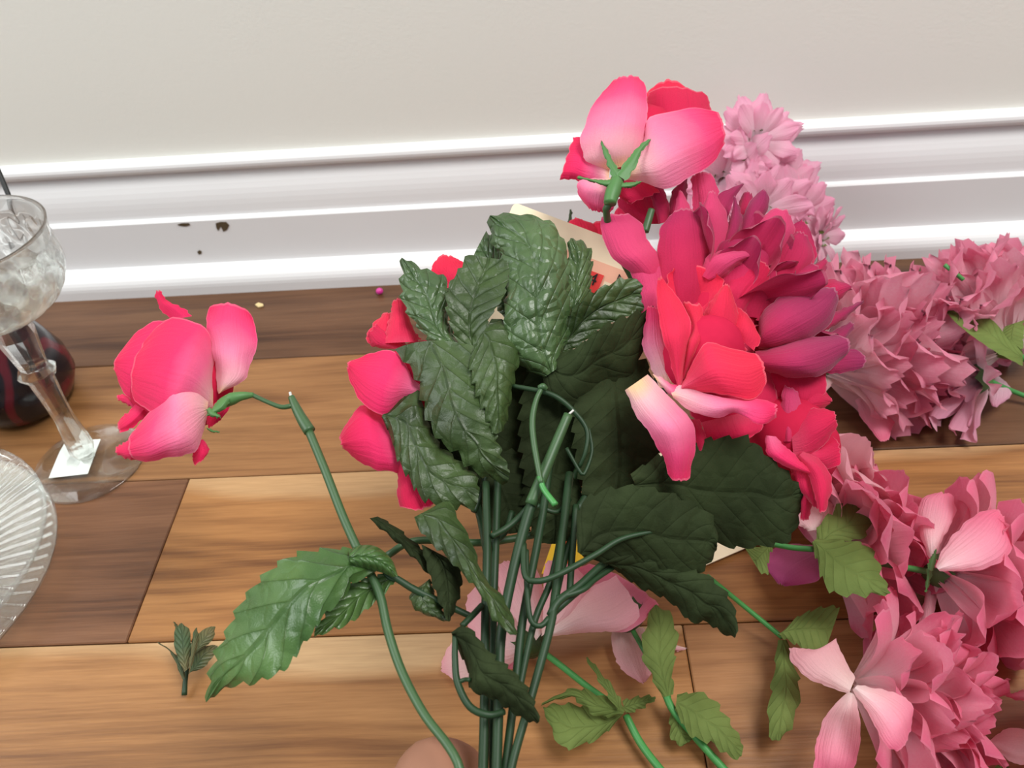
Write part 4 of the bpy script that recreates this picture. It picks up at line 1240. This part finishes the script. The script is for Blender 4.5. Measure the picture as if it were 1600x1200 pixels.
# dark leaves turned down behind the stems
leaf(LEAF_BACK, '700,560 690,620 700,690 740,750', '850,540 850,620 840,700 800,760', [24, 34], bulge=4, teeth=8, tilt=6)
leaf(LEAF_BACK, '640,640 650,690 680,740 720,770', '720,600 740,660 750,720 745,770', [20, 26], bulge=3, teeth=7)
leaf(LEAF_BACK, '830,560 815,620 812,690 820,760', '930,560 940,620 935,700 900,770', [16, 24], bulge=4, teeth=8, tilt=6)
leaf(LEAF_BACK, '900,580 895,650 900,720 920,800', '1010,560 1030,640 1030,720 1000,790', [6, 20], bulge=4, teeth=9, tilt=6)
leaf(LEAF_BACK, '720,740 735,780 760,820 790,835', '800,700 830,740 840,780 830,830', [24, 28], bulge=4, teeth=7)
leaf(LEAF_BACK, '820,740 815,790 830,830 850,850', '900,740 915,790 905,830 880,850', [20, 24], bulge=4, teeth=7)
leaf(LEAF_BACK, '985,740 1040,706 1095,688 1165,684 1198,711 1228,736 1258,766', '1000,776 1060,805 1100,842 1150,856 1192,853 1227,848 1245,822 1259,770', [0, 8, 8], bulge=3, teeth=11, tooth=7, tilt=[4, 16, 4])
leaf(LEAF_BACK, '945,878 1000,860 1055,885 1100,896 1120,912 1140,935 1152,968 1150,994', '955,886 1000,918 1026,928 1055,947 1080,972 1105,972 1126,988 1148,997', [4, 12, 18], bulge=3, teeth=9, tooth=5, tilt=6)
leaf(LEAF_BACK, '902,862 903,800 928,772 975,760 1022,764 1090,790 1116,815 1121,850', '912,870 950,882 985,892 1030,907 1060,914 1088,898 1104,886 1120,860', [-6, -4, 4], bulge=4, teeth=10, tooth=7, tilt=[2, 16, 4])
# small leaves at the lower left of the stems
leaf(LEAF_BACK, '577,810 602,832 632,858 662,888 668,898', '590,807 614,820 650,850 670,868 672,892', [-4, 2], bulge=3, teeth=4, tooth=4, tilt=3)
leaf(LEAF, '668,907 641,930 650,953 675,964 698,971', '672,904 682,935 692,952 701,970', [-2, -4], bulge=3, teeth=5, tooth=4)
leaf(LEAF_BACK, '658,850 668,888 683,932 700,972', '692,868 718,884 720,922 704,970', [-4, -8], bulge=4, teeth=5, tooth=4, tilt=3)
leaf(LEAF, '647,808 658,831 693,866 724,897 756,936 772,970 805,994', '668,797 700,782 713,805 736,846 757,902 788,936 809,988', [-8, -16, -10], bulge=5, teeth=7, tooth=4, tilt=4)
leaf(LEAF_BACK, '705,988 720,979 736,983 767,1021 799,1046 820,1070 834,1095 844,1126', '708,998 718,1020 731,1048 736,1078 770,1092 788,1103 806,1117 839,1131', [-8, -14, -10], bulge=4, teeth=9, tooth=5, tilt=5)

# ---- stems gathered towards the hand
for (s, r, mt) in [
    ('755,1260,2 755,1200,2 757,1117,2 759,950,2 761,854,2 759,754,8', [8.5, 8, 7, 6], STEM),
    ('770,1260,4 771,1200,4 770,1117,6 770,990,8 774,858,8 778,740,12', [7.5, 7, 6.5, 6], STEM),
    ('775,1260,-2 776,1200,-2 780,1075,-2 783,992,-3 801,896,-4 824,808,-6 836,776,-6', [8.5, 8, 8, 8.5], STEM),
    ('786,1260,0 790,1200,0 805,1075,2 817,967,2 838,858,4 850,790,6 862,700,12', [7, 7, 6.5, 6], STEM),
    ('792,1260,-3 799,1200,-3 821,1120,-4 834,1075,-4 859,983,-4 867,933,-2 880,825,4 890,740,12', [7, 7, 7, 6.5], STEM),
    ('805,1110,2 834,975,2 863,900,4 884,796,10', 5.5, STEM),
    ('860,962,-3 872,940,-3 905,915,-1 947,878,4 1000,850,12', [7, 6, 5], STEM),
    ('890,930,2 893,880,4 900,790,8', 5.5, STEM),
    ('870,935,-3 910,922,-2 930,905,2 960,885,8', [5, 4.5, 4.5], STEM),
    ('818,850,-5 820,898,-8 836,908,-9 868,900,-9 930,867,-9 972,842,-9 1032,828,-7', [5, 5, 5, 4.5, 3], STEM),
    ('822,860,-2 824,930,-4 830,970,-4 845,978,-4 858,965,-4', 4.5, STEM),
    ('711,992,-10 711,1030,-10 715,1067,-9 734,1104,-8 763,1117,-8 788,1112,-6', [4.5, 5.2, 6, 6, 5], STEM),
    ('716,1066,-9 726,1062,-10 734,1062,-12', 3.5, STEM),
    ('588,885,-10 623,906,-8 651,923,-6 710,951,-2 738,964,0', [3.5, 5.5, 6, 5.5, 5], STEM),
    ('722,978,-6 738,962,-4 753,946,0', 5, STEM),
    ('605,868,12 650,845,14 745,848,22 800,842,26 860,830,28 898,824,30', 6, STEM_LIGHT),
    ('768,838,0 790,826,2 812,808,2 832,786,0', [5, 5.5, 6], STEM),
    ('801,603,-10 843,611,-12 871,621,-12 896,642,-10 917,672,-8 915,705,-6 905,730,-2', [3.6, 4.2, 3.8, 3.2], STEM),
    ('847,606,-16 838,625,-16 832,655,-16 834,690,-16 843,742,-16 846,756,-16', [4.0, 5, 5, 4.5], STEM_LIGHT),
    ('843,745,-16 850,765,-16 868,789,-18', [4.5, 4.8, 5.2], STEM_BRIGHT),
    ('885,700,-4 905,735,-2 913,740,-2 925,705,-2 920,670,-4', 3, STEM),
    ('600,895,-8 612,905,-8 625,905,-8', 3.5, STEM),
    ('740,800,14 752,770,14 758,740,14', 5, STEM), ('800,800,14 790,830,12 770,850,8', 5, STEM),
    ('840,790,8 870,800,10 890,780,14', 4, STEM),
]:
    tube('stem', mt, bq, s, r)
tube('stem_sleeve', STEM_LIGHT, bq, '829,788,-8 845,750,-10 866,700,-12 888,648,-14', [9.5, 9, 8.2, 7.4], seg=12)
tube('cut_wire', WIRE, bq, '888,648,-14 896,641,-14', 1.8)
tube('stem_knot', STEM_LIGHT, bq, '842,606,-16 848,604,-17 854,608,-16', [4, 5.5, 4])

# ---- paper tag tucked in behind the leaves
tagc = card('paper_tag', CT, CE1, CE2, 235, 300, zcard, CARD, bq)


def on_card(name, s0, s1, t0, t1, lift, mat):
    q = [(CT[0] + CE1[0] * s + CE2[0] * t_, CT[1] + CE1[1] * s + CE2[1] * t_) for s, t_ in ((s0, t0), (s1, t0), (s1, t1), (s0, t1))]
    return link(name, mesh(name, [W(x, y, zcard(x, y) - lift) for x, y in q] + [W(x, y, zcard(x, y) - lift + 0.0003) for x, y in q],
                [(0, 1, 2, 3), (7, 6, 5, 4), (0, 4, 5, 1), (1, 5, 6, 2), (2, 6, 7, 3), (3, 7, 4, 0)]), mat, tagc, False)


on_card('printed_band', 100, 215, 40, 130, 0.0004, CARD_PEACH)
on_card('printed_panel', 178, 235, 66, 130, 0.0007, CARD)
on_card('red_patch', 118, 174, 58, 112, 0.0008, CARD_RED)


def glyph(ch, s, t_, size, parent, name, rot=0.0):
    cu = bpy.data.curves.new(name, 'FONT')
    cu.body = ch
    cu.size = size
    cu.extrude = 0.00008
    cu.align_x = 'CENTER'
    cu.align_y = 'CENTER'
    tmp = bpy.data.objects.new('tmp', cu)
    me = bpy.data.meshes.new_from_object(tmp)
    bpy.data.objects.remove(tmp)

    def q(a, b):
        x, y = CT[0] + CE1[0] * a + CE2[0] * b, CT[1] + CE1[1] * a + CE2[1] * b
        return W(x, y, zcard(x, y) - 0.0012)
    o0 = q(s, t_)
    ex = (q(s + 1, t_) - o0).normalized()
    ey = (q(s, t_ - 1) - o0).normalized()
    c, sn = math.cos(rot), math.sin(rot)
    ex, ey = ex * c + ey * sn, ey * c - ex * sn
    ez = ex.cross(ey)
    me.transform(Matrix(((ex.x, ey.x, ez.x, o0.x), (ex.y, ey.y, ez.y, o0.y), (ex.z, ey.z, ez.z, o0.z), (0, 0, 0, 1))))
    return link(name, me, INK, parent, False)


glyph('4', 160, 70, 0.010, tagc, 'numeral')
glyph('A', 198, 54, 0.0065, tagc, 'letter', 0.4)

tagc['label'] = 'cream paper tag with a red patch reading 4'

# ------------------------------------------------------------------ the hand that grips the stems
HZ = 0.305


def hp(x, y, d=0.0):
    return W(x, y, HZ + d * 0.001)


chains = {  # joints: pixel, pixel, depth offset mm, radius mm
    'palm': [(905, 1640, 30, 30), (875, 1520, 24, 31), (840, 1420, 18, 26), (800, 1340, 22, 18)],
    'thumb': [(875, 1520, 24, 24), (800, 1420, -14, 17), (690, 1290, 6, 18), (660, 1204, 20, 19), (705, 1200, 40, 13), (750, 1216, 48, 10)],
    'index': [(840, 1400, 18, 17), (905, 1300, 24, 12), (880, 1246, 0, 10.5), (810, 1250, -14, 9.5), (760, 1275, -12, 8.5)],
    'middle': [(850, 1430, 20, 17), (920, 1370, 22, 12), (895, 1330, -4, 10.5), (820, 1335, -18, 9.5), (765, 1350, -14, 8.5)],
    'ring': [(860, 1470, 22, 17), (925, 1440, 20, 12), (900, 1410, -6, 10), (830, 1415, -20, 9.2), (775, 1425, -16, 8.2)],
    'little': [(870, 1510, 22, 16), (920, 1510, 18, 10.5), (895, 1485, -8, 9), (840, 1488, -20, 8.2), (795, 1495, -16, 7.2)],
}
verts, edges, rads, key = [], [], [], {}
for nm, ch in chains.items():
    prev = None
    for (x, y, d, r) in ch:
        k = (x, y, d)
        if k not in key:
            key[k] = len(verts)
            verts.append(hp(x, y, d))
            rads.append(r * 0.001)
        i = key[k]
        if prev is not None:
            edges.append((prev, i))
        prev = i
names = list(chains)
for nm in ('index', 'middle', 'ring', 'little'):
    c0 = chains[nm][0]
    b0 = min(chains['palm'], key=lambda q: abs(q[1] - c0[1]))
    edges.append((key[b0[:3]], key[c0[:3]]))
me = bpy.data.meshes.new('hand')
me.from_pydata([tuple(v) for v in verts], edges, [])
SKIN = simple('skin', srgb(158, 112, 90), 0.55, 0.35, 0.25, 60, 0.08)
hand = bpy.data.objects.new('hand', me)
COL.objects.link(hand)
sk = hand.modifiers.new('skin', 'SKIN')
for i, r in enumerate(rads):
    me.skin_vertices[0].data[i].radius = (r, r)
    me.skin_vertices[0].data[i].use_root = (i == 0)
sk.use_smooth_shade = True
ss = hand.modifiers.new('smooth', 'SUBSURF')
ss.levels = ss.render_levels = 2
bpy.context.view_layer.update()
dg = bpy.context.evaluated_depsgraph_get()
hm = bpy.data.meshes.new_from_object(hand.evaluated_get(dg))
bpy.data.objects.remove(hand, do_unlink=True)
hm.materials.clear()
hand = link('hand', hm, SKIN)
tag(hand, 'bare hand gripping the green stems at the bottom edge, only a knuckle showing', 'hand')
